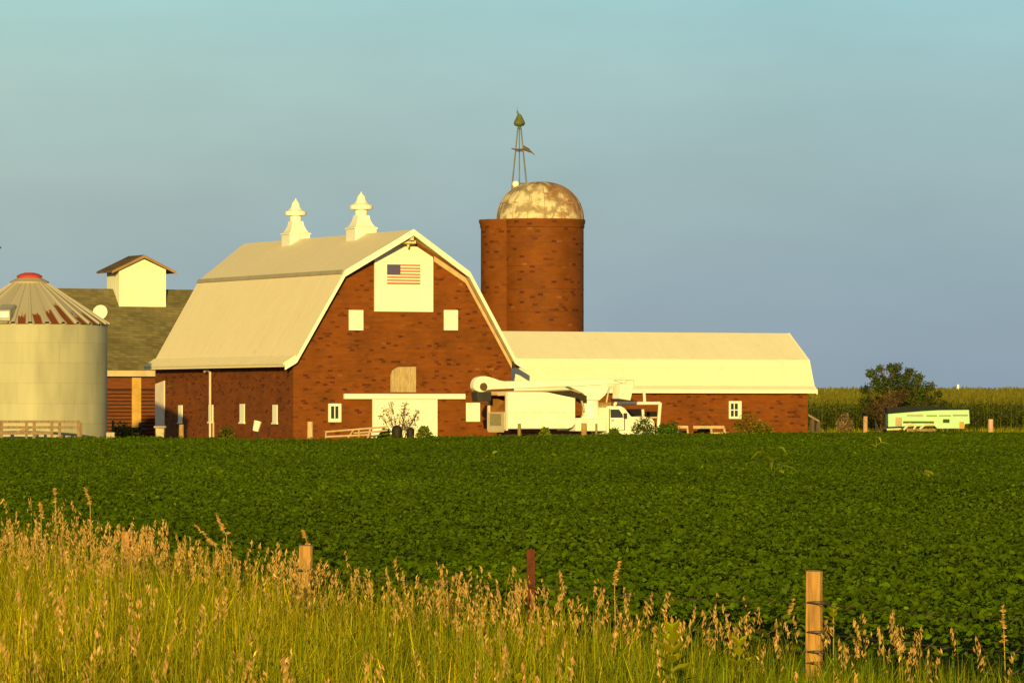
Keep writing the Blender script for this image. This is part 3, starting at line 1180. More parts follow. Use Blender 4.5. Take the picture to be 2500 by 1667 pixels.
# cupola astride the ridge
CL1 = 5 - (ZR - CF.z(748, 3, 3.7)) / ((ZR - ZE) / 5.45)
ca_, cb_ = CF.w(291, CL1), CF.w(405, CL1)
cdp = 2 * (5 - CL1)
zeL = CF.z(657, ca_, CL1)
zpk = CF.z(628, (ca_ + cb_) / 2, CL1)
cm = (ca_ + cb_) / 2
z0c = CF.z(748, cm, CL1) - .02
mb = MB()
pent = [(ca_, z0c), (cb_, z0c), (cb_, zeL), (cm, zpk - .08), (ca_, zeL)]
mb.prism(pent, CL1, CL1 + cdp, 'y')
cup = mb.build('cupola', plain('cupola_boards', (.80, .77, .62), var=.07, scale=3, stretch=(3, 3, .25), dirt=(.62, .50, .30), dirt_amt=.25, dirt_scale=1.2), crib)
mb = MB()
ov = .62
sl = (zpk - zeL) / (cm - ca_)
for sgn in (-1, 1):
    e = cm + sgn * ((cb_ - ca_) / 2 + ov)
    ez = zeL - sl * ov + .06
    mb.hexa([(cm, CL1 - .3, zpk), (e, CL1 - .3, ez), (e, CL1 + cdp + .3, ez), (cm, CL1 + cdp + .3, zpk),
             (cm, CL1 - .3, zpk + .15), (e, CL1 - .3, ez + .13), (e, CL1 + cdp + .3, ez + .13), (cm, CL1 + cdp + .3, zpk + .15)])
mb.build('cupola_roof', SHINGLE_DARK, cup)
mb = MB()
for sgn in (-1, 1):
    e = cm + sgn * ((cb_ - ca_) / 2 + ov)
    ez = zeL - sl * ov + .06
    mb.hexa([(cm, CL1 - .34, zpk - .05), (e, CL1 - .34, ez - .05), (e, CL1 - .30, ez - .05), (cm, CL1 - .30, zpk - .05),
             (cm, CL1 - .34, zpk + .13), (e, CL1 - .34, ez + .11), (e, CL1 - .30, ez + .11), (cm, CL1 - .30, zpk + .13)])
mb.build('barge_board', plain('barge_brown', (.30, .17, .07), var=.15), cup)

# ------------------------------------------------------------------ grain bin
GYb = 266.0
gcx = X(72, GYb)
GR = 189 * GYb / F
GTOP = Z(788, GYb - GR * .9)
binm, bn, bl_, bb = newmat('galvanised_sheet')
bb.inputs['Roughness'].default_value = .55
bb.inputs['Metallic'].default_value = 0.0
bb.inputs['Specular IOR Level'].default_value = .3
t = bn.new('ShaderNodeTexCoord')
br = bn.new('ShaderNodeTexBrick')
br.inputs['Scale'].default_value = 1.0
br.inputs['Brick Width'].default_value = 2.3
br.inputs['Row Height'].default_value = 1.12
br.inputs['Mortar Size'].default_value = .012
br.inputs['Color1'].default_value = (.36, .34, .25, 1)
br.inputs['Color2'].default_value = (.40, .375, .28, 1)
br.inputs['Mortar'].default_value = (.30, .275, .18, 1)
bl_.new(t.outputs['UV'], br.inputs['Vector'])
nz = bn.new('ShaderNodeTexNoise')
nz.inputs['Scale'].default_value = .6
nz.inputs['Detail'].default_value = 8
mp = bn.new('ShaderNodeMapping')
mp.inputs['Scale'].default_value = (2.2, .5, 1)
bl_.new(t.outputs['UV'], mp.inputs['Vector'])
bl_.new(mp.outputs[0], nz.inputs['Vector'])
r = ramp_node(bn, [(.3, (.82, .82, .82)), (.55, (1, 1, 1)), (.75, (1.12, 1.1, 1.05))])
bl_.new(nz.outputs['Fac'], r.inputs['Fac'])
mu = bn.new('ShaderNodeMix')
mu.data_type = 'RGBA'
mu.blend_type = 'MULTIPLY'
mu.inputs['Factor'].default_value = 1
bl_.new(br.outputs['Color'], mu.inputs['A'])
bl_.new(r.outputs['Color'], mu.inputs['B'])
bl_.new(mu.outputs['Result'], bb.inputs['Base Color'])
gbin = thing('grain_bin', 'round corrugated steel grain bin with red cap and rust-streaked conical roof', 'grain bin', (gcx, GYb, 0))
mb = MB()
prof = [(GR, .42)]
zz = .42
k = 0
while zz < GTOP - .05:
    zz += .051
    k += 1
    prof.append((GR + (.011 if k % 2 else -.003), min(zz, GTOP)))
mb.lathe(prof, 96, caps=False)
mb.build('wall', binm, gbin, smooth=True)
mb = MB().lathe([(GR + .18, 0), (GR + .18, .4), (GR - .1, .42)], 64)
mb.build('foundation', CONCRETE, gbin)
# roof of wedge panels
GA = Z(682, GYb)
RCAP = .66
NP_ = 30
rm, rn, rl, rb = newmat('bin_roof_panels')
rb.inputs['Roughness'].default_value = .6
rb.inputs['Metallic'].default_value = 0.0
rb.inputs['Specular IOR Level'].default_value = .3
uv = rn.new('ShaderNodeTexCoord')
sp = rn.new('ShaderNodeSeparateXYZ')
rl.new(uv.outputs['UV'], sp.inputs[0])
fl = rn.new('ShaderNodeMath')
fl.operation = 'FLOOR'
rl.new(sp.outputs['X'], fl.inputs[0])
wnz = rn.new('ShaderNodeTexWhiteNoise')
wnz.noise_dimensions = '1D'
rl.new(fl.outputs[0], wnz.inputs['W'])
nz = rn.new('ShaderNodeTexNoise')
nz.inputs['Scale'].default_value = 4.5
nz.inputs['Detail'].default_value = 7
nz.inputs['Roughness'].default_value = .7
rl.new(uv.outputs['UV'], nz.inputs['Vector'])
# rust height on each panel = random, panels 18..26 (the sides that show it) rust, others hardly
m1 = rn.new('ShaderNodeMapRange')
m1.inputs['From Min'].default_value = 21.5
m1.inputs['From Max'].default_value = 23.0
rl.new(sp.outputs['X'], m1.inputs['Value'])
hgt = rn.new('ShaderNodeMath')
hgt.operation = 'MULTIPLY_ADD'
hgt.inputs[1].default_value = .36
hgt.inputs[2].default_value = .15
rl.new(wnz.outputs['Value'], hgt.inputs[0])
h2 = rn.new('ShaderNodeMath')
h2.operation = 'MULTIPLY'
rl.new(hgt.outputs[0], h2.inputs[0])
rl.new(m1.outputs[0], h2.inputs[1])
h3 = rn.new('ShaderNodeMath')
h3.operation = 'MULTIPLY_ADD'
h3.inputs[1].default_value = .8
rl.new(nz.outputs['Fac'], h3.inputs[0])
h3.inputs[2].default_value = -.40
h4 = rn.new('ShaderNodeMath')
h4.operation = 'ADD'
rl.new(h2.outputs[0], h4.inputs[0])
rl.new(h3.outputs[0], h4.inputs[1])
lt = rn.new('ShaderNodeMath')
lt.operation = 'LESS_THAN'
rl.new(sp.outputs['Y'], lt.inputs[0])
rl.new(h4.outputs[0], lt.inputs[1])
fr = rn.new('ShaderNodeMath')
fr.operation = 'FRACT'
rl.new(sp.outputs['X'], fr.inputs[0])
band = ramp_node(rn, [(0, (0, 0, 0)), (.26, (0, 0, 0)), (.30, (1, 1, 1)), (.72, (1, 1, 1)), (.76, (0, 0, 0))])
rl.new(fr.outputs[0], band.inputs['Fac'])
ru = rn.new('ShaderNodeMath')
ru.operation = 'MULTIPLY'
rl.new(lt.outputs[0], ru.inputs[0])
rl.new(band.outputs['Color'], ru.inputs[1])
pc = ramp_node(rn, [(0, (.33, .295, .255)), (1, (.41, .37, .32))])
rl.new(wnz.outputs['Value'], pc.inputs['Fac'])
mx = rn.new('ShaderNodeMix')
mx.data_type = 'RGBA'
rl.new(ru.outputs[0], mx.inputs['Factor'])
rl.new(pc.outputs['Color'], mx.inputs['A'])
mx.inputs['B'].default_value = (.165, .045, .010, 1)
rl.new(mx.outputs['Result'], rb.inputs['Base Color'])
mb = MB()
RE = GR + .16
ze = GTOP - .05


def cone_pt(a_, f, lift=0.0):
    r_ = RE + (RCAP - RE) * f
    z_ = ze + (GA - ze) * f + lift
    return (r_ * math.cos(a_), r_ * math.sin(a_), z_)


for k in range(NP_):
    a0 = 2 * math.pi * k / NP_
    a1 = 2 * math.pi * (k + 1) / NP_
    da = (a1 - a0)
    cuts = [(0.0, .10), (.09, .10), (.13, .0), (.87, .0), (.91, .10), (1.0, .10)]
    for (c0, l0), (c1, l1) in zip(cuts, cuts[1:]):
        p = [cone_pt(a0 + da * c0, 0, l0), cone_pt(a0 + da * c1, 0, l1), cone_pt(a0 + da * c1, .93, l1 * .5), cone_pt(a0 + da * c0, .93, l0 * .5)]
        mb.face(p, 0, [(k + c0, 0), (k + c1, 0), (k + c1, 1), (k + c0, 1)])
broof = mb.build('roof', rm, gbin)
mb = MB().lathe([(RCAP + .38, GA - .24), (RCAP + .40, GA - .13), (RCAP + .02, GA + .06), (RCAP - .05, GA + .10)], 40)
mb.build('roof_collar', plain('collar_steel', (.40, .34, .25), metal=.2, var=.1), broof, smooth=True)
mb = MB().lathe([(RCAP - .05, GA + .08), (RCAP + .02, GA + .10), (RCAP + .04, GA + .18), (RCAP * .75, GA + .30), (.25, GA + .36), (0, GA + .37)], 32)
mb.build('roof_cap', RED_CAP, broof, smooth=True)
# eave hatch on the near side
ha = -math.pi / 2 - .235
mb = MB()
c_ = Vector(cone_pt(ha, .12, .0))
ax = Vector((-math.sin(ha), math.cos(ha), 0))
rd = Vector((math.cos(ha), math.sin(ha), 0))
pts = []
for (dx, dr, dz) in ((-.38, .36, -.14), (.38, .36, -.14), (.38, -.55, .28), (-.38, -.55, .28), (-.38, .36, .42), (.38, .36, .42), (.38, -.55, .75), (-.38, -.55, .75)):
    pts.append(c_ + ax * dx + rd * dr + Vector((0, 0, dz)))
mb.hexa(pts)
ht = mb.build('roof_hatch', STEEL_GREY, broof)
pts = []
for (dx, dr, dz) in ((-.30, .375, .04), (.30, .375, .04), (.30, .365, .04), (-.30, .365, .04), (-.30, .375, .34), (.30, .375, .34), (.30, .365, .34), (-.30, .365, .34)):
    pts.append(c_ + ax * dx + rd * dr + Vector((0, 0, dz)))
MB().hexa(pts).build('hatch_door', plain('bright_zinc', (.85, .85, .9), rough=.3, var=.03), ht)

# satellite dish on a pole behind the bin
dY = 285.0
dx_ = X(242, dY)
dish = thing('satellite_dish', 'round white satellite dish showing behind the grain bin roof edge', 'satellite dish', (dx_, dY, 0))
zc_ = Z(760, dY)
MB().tube((0, .25, 0), (0, .25, zc_), .07).build('pole', STEEL_GREY, dish)
mb = MB()
R_ = .44
ringp = []
for j in range(6):
    rr = R_ * j / 5
    ringp.append((rr, -.02 - .16 * (rr / R_) ** 2))
mb.lathe([(max(p[0], .005), p[1]) for p in ringp] + [(R_, -.21), (.005, -.06)], 28, caps=False)
dd = mb.build('reflector', WHITE, dish, smooth=True)
dd.location = (0, 0, zc_)
dd.rotation_euler = (math.radians(75), 0, math.radians(-12))

# ------------------------------------------------------------------ forestry bucket truck
TF = Frame(X(1240, 280), 280.0, 28.0)
truck = thing('bucket_truck', 'white tree trimming bucket truck with folded boom parked beside the barn', 'truck', (TF.x, TF.y, 0), math.radians(28))


def tp(u, v, l=0.0):
    w_ = TF.w(u, l)
    return w_, TF.z(v, w_, l)


TWD = 2.3
b0, b1 = tp(1240, 957), tp(1404, 1046)
# chip box: side walls, floor, front, roof, open rear with posts
zt_, zb_ = b0[1], b1[1]
wf = b1[0]
side_poly = [(0, zb_), (wf - .5, zb_), (wf - .2, zb_ + .08), (wf, zb_ + .28), (wf, tp(1404, 972)[1]), (tp(1335, 958)[0], zt_), (0, zt_)]
mb = MB()
mb.prism(side_poly, 0, .07, 'y')
mb.prism(side_poly, TWD - .07, TWD, 'y')
mb.hexa([(wf - .08, .07, zb_ + .3), (wf - .005, .07, zb_ + .3), (wf - .005, TWD - .07, zb_ + .3), (wf - .08, TWD - .07, zb_ + .3),
         (wf - .08, .07, tp(1404, 974)[1]), (wf - .005, .07, tp(1404, 974)[1]), (wf - .005, TWD - .07, tp(1404, 974)[1]), (wf - .08, TWD - .07, tp(1404, 974)[1])])
mb.box(.1, wf - .35, .07, TWD - .07, zb_ + .04, zb_ + .12)
rx = tp(1335, 958)[0]
mb.box(.04, rx, .07, TWD - .07, zt_ - .07, zt_ - .005)
cz = tp(1404, 972)[1]
mb.hexa([(rx, .07, zt_ - .07), (wf - .1, .07, cz - .03), (wf - .1, TWD - .07, cz - .03), (rx, TWD - .07, zt_ - .07),
         (rx, .07, zt_ - .005), (wf - .1, .07, cz + .035), (wf - .1, TWD - .07, cz + .035), (rx, TWD - .07, zt_ - .005)])
chip = mb.build('chip_box', TRUCK_WHITE, truck)
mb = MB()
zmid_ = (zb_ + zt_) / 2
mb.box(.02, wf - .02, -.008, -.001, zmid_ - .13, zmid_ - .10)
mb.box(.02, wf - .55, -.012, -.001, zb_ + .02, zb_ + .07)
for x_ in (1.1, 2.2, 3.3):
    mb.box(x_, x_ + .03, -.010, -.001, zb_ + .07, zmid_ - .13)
mb.build('side_trim', plain('trim_tan', (.62, .56, .42), var=.1), chip)  # thin darker seam strips along the box side
mb = MB()
mb.box(.9, .97, .071, TWD - .071, zb_ + .12, zt_ - .071)
mb.box(.05, 2.6, .08, TWD - .08, zb_ + .12, zb_ + .9)
mb.box(.02, 1.0, TWD - .10, TWD - .072, zb_ + .12, zt_ - .08)
mb.build('load', BROWN_IN, chip)
mb = MB()
for ya in (-.015, TWD - .135):
    mb.box(-.12, -.001, ya, ya + .15, zb_ - .1, zt_ - .02)
mb.box(-.12, -.001, .135, TWD - .135, zt_ - .2, zt_ - .02)
mb.build('rear_frame', plain('rear_frame_paint', (.70, .55, .44), var=.1), chip)
mb = MB()
mb.hexa([(-.16, .135, zb_ + .02), (-.125, .135, zb_ + .02), (-.125, TWD - .135, zb_ + .02), (-.16, TWD - .135, zb_ + .02),
         (-.16, .135, zb_ + .95), (-.125, .135, zb_ + .95), (-.125, TWD - .135, zb_ + .95), (-.16, TWD - .135, zb_ + .95)])
mb.prism([(.25, zb_ - .2), (TWD - .25, zb_ - .2), (TWD - .05, zb_ + .02), (.05, zb_ + .02)], -.18, -.13, 'x')
tg = mb.build('tailgate', plain('tailgate_grey', (.56, .46, .34), var=.12), chip)
MB().box(-.185, -.161, .45, TWD - .45, zb_ + .18, zb_ + .86).build('grille_panel', plain('grille_mesh', (.30, .25, .15), var=.2, scale=9), tg)
# chassis and deck behind the cab
c0_ = tp(1404, 1040)[0]
cabr = tp(1484, 1050)[0]
cabf = tp(1600, 1050)[0]
mb = MB()
mb.box(.2, cabf - .5, .75, .93, .62, .84)
mb.box(.2, cabf - .5, 1.37, 1.55, .62, .84)
mb.build('chassis', DARK_STEEL, truck)
dz_ = tp(1440, 1020)[1]
mb = MB()
mb.box(wf + .06, cabr - .06, .04, TWD - .04, dz_ - .75, dz_ - .06)
mb.box(wf + .02, cabr - .02, -.02, TWD + .02, dz_ - .058, dz_)
bed = mb.build('utility_body', TRUCK_WHITE, truck, bevel=.015)
mb = MB()
for k in range(3):
    x0 = wf + .14 + k * (cabr - wf - .3) / 3
    mb.box(x0, x0 + (cabr - wf - .3) / 3 - .08, .015, .038, dz_ - .66, dz_ - .14)
mb.build('locker_doors', TRIM, bed)
# cab
P_ = lambda u, v: tp(u, v)
cab_poly = [P_(1484, 1062), P_(1484, 996), P_(1489, 990.5), P_(1519, 990.5), P_(1527, 995), P_(1542, 1016.5), P_(1578, 1018.5), P_(1594, 1022), P_(1599, 1030), P_(1601, 1062)]
rock = .62
cab_poly[0] = (cab_poly[0][0], rock)
cab_poly[-1] = (cab_poly[-1][0], rock)
mb = MB()
n_ = len(cab_poly)
ys = [0.02, .10, TWD - .30, TWD - .22]
zmid = P_(1540, 1018)[1]


def inset(y_, p):
    # the greenhouse leans inward above the belt line
    t_ = max(0, (p[1] - zmid) / 1.0)
    return y_ + (.16 * t_ if y_ < 1 else -.16 * t_)


rings = []
for k, y_ in enumerate(ys):
    sc_ = .06 if k in (0, 3) else 0.0
    ctr = (sum(p[0] for p in cab_poly) / n_, sum(p[1] for p in cab_poly) / n_)
    rings.append([(p[0] + (ctr[0] - p[0]) * sc_ * .4, inset(y_, p), p[1] + (ctr[1] - p[1]) * sc_) for p in cab_poly])
b_i = len(mb.v)
for rg in rings:
    mb.v += rg
for k in range(3):
    for i in range(n_):
        j = (i + 1) % n_
        mb.f.append((b_i + k * n_ + i, b_i + (k + 1) * n_ + i, b_i + (k + 1) * n_ + j, b_i + k * n_ + j))
        mb.m.append(0)
        mb.uv.append(None)
mb.f.append(tuple(b_i + i for i in range(n_)))
mb.f.append(tuple(b_i + 3 * n_ + i for i in reversed(range(n_))))
mb.m += [0, 0]
mb.uv += [None, None]
cab = mb.build('cab', TRUCK_WHITE, truck, smooth=False, bevel=.03)


def cab_win(pts, y_):
    q = MB()
    o_ = [(p[0], inset(.02, p) - .012 + (.012 if False else 0), p[1]) for p in pts]
    i_ = [(p[0], inset(.02, p) + .05, p[1]) for p in pts]
    m_ = len(pts)
    q.face(o_)
    for a_ in range(m_):
        b2 = (a_ + 1) % m_
        q.face([o_[b2], o_[a_], i_[a_], i_[b2]])
    return q


cab_win([P_(1492, 1019), P_(1492, 999), P_(1513, 999), P_(1521, 1012), P_(1521, 1019)], 0).build('side_window', GLASS, cab)
for (ua, ub, va, vb) in ((1487, 1488, 997, 1050), (1524.5, 1525.5, 1017, 1050), (1487, 1526, 1049, 1050)):
    qa, qb = P_(ua, vb), P_(ub, va)
    MB().box(qa[0], qb[0] + .012, -.012 if False else .0, .03, qa[1], qb[1]).build('door_gap', DARK_STEEL, cab)
qa = P_(1493, 1026)
MB().box(qa[0], qa[0] + .17, -.025, .03, qa[1] - .02, qa[1] + .02).build('door_handle', DARK_STEEL, cab)
p0, p1 = P_(1527.5, 995), P_(1542, 1016.5)
dw = Vector((p1[0] - p0[0], p1[1] - p0[1]))
nn = Vector((-dw.y, dw.x)).normalized()
if nn.x < 0:
    nn = -nn
a_, b2 = (p0[0] + dw.x * .12, p0[1] + dw.y * .12), (p0[0] + dw.x * .92, p0[1] + dw.y * .92)
mb = MB()
mb.hexa([(a_[0], .28, a_[1]), (b2[0], .2, b2[1]), (b2[0], TWD - .4, b2[1]), (a_[0], TWD - .48, a_[1]),
         (a_[0] + nn.x * .015, .28, a_[1] + nn.y * .015), (b2[0] + nn.x * .015, .2, b2[1] + nn.y * .015), (b2[0] + nn.x * .015, TWD - .4, b2[1] + nn.y * .015), (a_[0] + nn.x * .015, TWD - .48, a_[1] + nn.y * .015)])
mb.build('windshield', GLASS, cab)
hp = P_(1594, 1030)
MB().box(cabf - .12, cabf + .02, .12, .42, hp[1] - .26, hp[1] - .04).build('headlight', plain('lamp_glass', (.7, .65, .5), rough=.2, var=.1), cab)
MB().box(cabf - .12, cabf + .02, TWD - .62, TWD - .32, hp[1] - .26, hp[1] - .04).build('headlight', plain('lamp_glass_b', (.7, .65, .5), rough=.2, var=.1), cab)
MB().box(cabf - .1, cabf + .16, .0, TWD - .2, .62, .86).build('bumper', STEEL_GREY, cab, bevel=.02)
mp_ = P_(1522, 1014)
mb = MB().box(mp_[0] - .02, mp_[0] + .14, -.2, -.03, mp_[1] - .16, mp_[1] + .14)
mb.build('door_mirror', DARK_STEEL, cab, bevel=.02)
# wheels
for (wx, wy, wd) in ((1.55, .02, .5), (1.55, TWD - .52, .5), (cabf - .95, .03, .26), (cabf - .95, TWD - .5, .26)):
    mb = MB()
    mb.tube((wx, wy, .44), (wx, wy + wd, .44), .44, n=28)
    wh = mb.build('wheel', BLACK, truck, bevel=.04)
    MB().tube((wx, wy - .012, .44), (wx, wy + .05, .44), .24, n=20).build('rim', STEEL_GREY, wh)
# turret pedestal
BY = 1.15
pl = lambda u, v: tp(u, v, BY)
a_, b2 = pl(1423, 1020), pl(1459, 978)
mb = MB()
mb.lathe([((b2[0] - a_[0]) / 2 + .06, dz_ - .02), ((b2[0] - a_[0]) / 2 + .06, dz_ + .1), ((b2[0] - a_[0]) / 2, dz_ + .14), ((b2[0] - a_[0]) / 2, b2[1])], 24, (a_[0] + b2[0]) / 2, BY)
ped = mb.build('turret', TRUCK_WHITE, truck, smooth=True)
pts = [pl(*q) for q in ((1384, 944), (1470, 939), (1480, 945), (1471, 964), (1457, 977), (1426, 977), (1420, 962), (1404, 954))]
mb = MB().prism(pts, BY - .36, BY + .36, 'y')
mb.build('turret_head', TRUCK_WHITE, ped, bevel=.05)
k0 = pl(1484, 950)
mb = MB().tube((k0[0], BY - .15, k0[1] + .1), (pl(1474, 1000)[0], BY - .15, pl(1474, 1000)[1]), .06)
mb.build('hydraulic_ram', STEEL_GREY, ped, smooth=True)
MB().tube((pl(1412, 968)[0], BY - .3, pl(1412, 968)[1]), (pl(1420, 1005)[0], BY - .3, pl(1420, 1005)[1]), .07).build('hydraulic_ram', STEEL_GREY, ped, smooth=True)
# racks and controls between turret and cab
mb = MB()
q0 = pl(1462, 1019)
mb.box(q0[0], q0[0] + .1, .3, 1.9, dz_, dz_ + .8)
mb.box(q0[0] + .25, q0[0] + .33, .3, 1.9, dz_, dz_ + .9)
mb.box(q0[0] + .1, q0[0] + .25, .4, 1.6, dz_ + .1, dz_ + .5)
mb.build('control_rack', plain('rack_paint', (.40, .27, .12), var=.3), truck)
# lower boom
e0, e1_ = pl(1172, 968), pl(1440, 957)
mb = MB()
mb.hexa([(e0[0], BY - .16, e0[1] + .06), (e1_[0], BY - .2, e1_[1] - .06), (e1_[0], BY + .2, e1_[1] - .06), (e0[0], BY + .16, e0[1] + .06),
         (e0[0], BY - .16, e0[1] + .28), (e1_[0], BY - .2, e1_[1] + .18), (e1_[0], BY + .2, e1_[1] + .18), (e0[0], BY + .16, e0[1] + .28)])
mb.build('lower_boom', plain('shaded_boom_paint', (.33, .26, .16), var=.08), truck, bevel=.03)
# dark wedge standing in for the boom's shaded underside and hoses
MB().prism([pl(*q) for q in ((1322, 956), (1386, 953), (1424, 966), (1424, 984), (1404, 973), (1372, 964))], BY - .42, BY + .42, 'y').build('boom_underside_shade', plain('underside_shade_dark', (.035, .025, .012), var=.3), truck)
MB().box(wf + .03, wf + .11, .12, TWD - .1, dz_ + .002, tp(1404, 968)[1]).build('gap_dark_sheet', plain('gap_sheet_brown', (.10, .055, .02), var=.4, scale=4), truck)  # dark sheet added to darken the gap behind the box
# dark block under the knuckle
kp = [pl(*q) for q in ((1157, 957), (1192, 956), (1192, 979), (1160, 980))]
MB().prism(kp, BY - .38, BY + .38, 'y').build('dark_block', DARK_STEEL, truck, bevel=.03)
# upper boom with bulbous knuckle
top = [(1152, 947), (1152, 938), (1155, 929), (1161, 922), (1169, 918.5), (1180, 918), (1191, 920), (1204, 924), (1216, 928.5), (1228, 930.5), (1300, 929.5), (1400, 927.5), (1524, 924), (1527, 929), (1524, 935)]
botm = [(1480, 938), (1400, 942.5), (1300, 946), (1200, 950.5), (1186, 952), (1176, 957), (1166, 957), (1157, 953)]
pts = [pl(*q) for q in top + botm]
ub = MB().prism(pts, BY - .25, BY + .25, 'y').build('upper_boom', TRUCK_WHITE, truck, bevel=.05)
hc = pl(1175, 944)
mb = MB().tube((hc[0], BY - .32, hc[1]), (hc[0], BY + .32, hc[1]), .23, n=24)
mb.build('pivot_pin', plain('pivot_brown', (.10, .06, .025), var=.3), ub)
# bucket hung on the tip
bk = [pl(*q) for q in ((1491, 937), (1523, 937), (1517, 978), (1486, 973))]
mb = MB()
cxb, zb1, zb2 = (bk[0][0] + bk[1][0]) / 2, bk[0][1], bk[2][1]
hw = (bk[1][0] - bk[0][0]) / 2
lo_ = (bk[2][0] + bk[3][0]) / 2
mb.hexa([(lo_ - hw * .86, -.05, zb2 + .1), (lo_ + hw * .86, -.05, zb2), (lo_ + hw * .86, .85, zb2), (lo_ - hw * .86, .85, zb2 + .1),
         (cxb - hw, -.1, zb1), (cxb + hw, -.1, zb1), (cxb + hw, .9, zb1), (cxb - hw, .9, zb1)])
bu = mb.build('bucket', TRUCK_WHITE, truck, bevel=.06)
mb = MB()
rz_ = pl(1500, 928)[1]
for (q, r_) in (((-hw, -.1), (hw, -.1)), ((hw, -.1), (hw, .9)), ((hw, .9), (-hw, .9)), ((-hw, .9), (-hw, -.1))):
    mb.tube((cxb + q[0] * .9, q[1], rz_), (cxb + r_[0] * .9, r_[1], rz_), .022, n=6)
for (q, r_) in ((-hw, -.1), (hw, -.1), (hw, .9), (-hw, .9)):
    mb.tube((cxb + q * .9, r_, zb1 - .05), (cxb + q * .9, r_, rz_), .02, n=6)
mb.build('bucket_rail', plain('rail_tan', (.62, .48, .26), var=.1), bu)
mb = MB()
a_ = pl(1488, 974)
mb.box(a_[0] - .1, a_[0] + .9, -.02, .8, a_[1] - .14, a_[1] + .02)
mb.build('bucket_rest', DARK_STEEL, truck)

# white pipe frame beside the truck
FY = 290.5
frame = thing('pipe_frame', 'pinkish white pipe frame standing upright past the truck hood', 'frame', (X(1612, FY), FY, 0))
mb = MB()
fx0 = X(1500, FY) - X(1612, FY)
zb3 = Z(984, FY)
mb.tube((0, 0, zb3), (fx0, 0, zb3 - .02), .10, n=10)
PINK = plain('pinkish_pipe', (.80, .66, .58), rough=.4, var=.06)
mb.build('top_beam', PINK, frame, smooth=True)
MB().tube((X(1603, FY) - X(1612, FY), 0, .0), (0, 0, zb3 + .03), .11, n=10).build('leg', PINK, frame, smooth=True)
MB().tube((fx0 + .1, 0, .0), (fx0, 0, zb3), .10, n=10).build('leg', PINK, frame, smooth=True)
for u_ in (1526, 1574):
    xx = X(u_, FY) - X(1612, FY)
    MB().tube((xx, 0, zb3), (xx - .04, 0, Z(953, FY)), .09, n=8).build('upright', PINK, frame, smooth=True)
xx = X(1571, FY) - X(1612, FY)
MB().tube((xx, -.2, Z(1024, FY)), (xx - .05, -.2, Z(999, FY)), .085, n=8).build('stub_post', PINK, frame, smooth=True)


# ------------------------------------------------------------------ posts, rails and yard things
def post(u, vt, Y_, wpx, label, mat, group=None, name='wooden_post', h0=-.3, lean=0.0):
    s_ = F / Y_
    w_ = wpx / s_
    x_ = X(u, Y_)
    z0_ = gz(x_, Y_)
    h_ = Z(vt, Y_) - z0_
    q = MB()
    n = 10
    rr = w_ / 2
    rings = []
    for k in range(5):
        t_ = k / 4
        z_ = h0 + (h_ - h0) * t_
        rings.append([(lean * t_ * h_ + rr * (1 - .06 * t_) * math.cos(2 * math.pi * i / n + .3) * (1 + .05 * math.sin(i * 2.3 + k)),
                       rr * math.sin(2 * math.pi * i / n + .3), z_ + (.03 * w_ * math.sin(i * .63) if k == 4 else 0)) for i in range(n)])
    b = len(q.v)
    for rg in rings:
        q.v += rg
    for k in range(4):
        for i in range(n):
            j = (i + 1) % n
            q.f.append((b + k * n + i, b + k * n + j, b + (k + 1) * n + j, b + (k + 1) * n + i))
            q.m.append(0)
            q.uv.append(None)
    q.f.append(tuple(b + 4 * n + i for i in range(n)))
    q.m.append(0)
    q.uv.append(None)
    o_ = q.build(name, mat)
    o_.location = (x_, Y_, z0_)
    if label:
        tag(o_, label, 'post', group)
    return o_


PALE_POST = plain('pale_post', (.55, .36, .22), var=.2, scale=5, stretch=(3, 3, .5))
OLIVE_POST = plain('olive_post', (.22, .16, .045), var=.2, scale=5)
post(443, 1036, 268, 13, 'weathered wooden post below the leftmost narrow barn window', plain('tan_post', (.33, .20, .075), var=.25, scale=6, stretch=(3, 3, .5)), 'yard posts')
post(757.5, 1029, 268, 15, 'pale pinkish post in front of the barn corner left of the paned window', PALE_POST, 'yard posts')
post(1268, 1034, 277, 9, 'thin olive post in front of the white chip box', OLIVE_POST, 'yard posts')
post(1426, 1033, 278, 15, 'thick brown post between the chip box and the truck cab', plain('ochre_post', (.33, .20, .05), var=.2), 'yard posts')
post(1456, 1034, 279, 6, 'slim olive stake just below the truck cab door', OLIVE_POST, 'yard posts')
post(2419, 1023, 322, 13, 'pinkish wooden post alone at the right edge of the yard', plain('pink_post', (.55, .33, .24), var=.2), 'yard posts')
post(2113, 1016, 320, 12, 'pale post beside the bush left of the camper', plain('pink_post_b', (.42, .24, .15), var=.3, scale=8), 'yard posts')
post(521, 1030, 283, 5, 'thin pale stake below the vent pipe on the barn side', PALE_POST, 'yard posts')

# white tilted bucket on a stake
bY = 272.0
o = thing('bucket_on_stake', 'tilted white bucket on a short dark stake by the barn side wall', 'bucket', (X(627, bY), bY, 0))
mb = MB()
mb.lathe([(.17, -.30), (.22, .25), (.225, .27), (.19, .27), (.02, -.25)], 18)
bk_ = mb.build('bucket', WHITE, o, smooth=True)
bk_.location = (0, 0, Z(1039, bY))
bk_.rotation_euler = (0, math.radians(14), 0)
MB().tube((0, .05, -.2), (-.04, .05, Z(1048, bY)), .06, n=8).build('stake', DARK_STEEL, o)

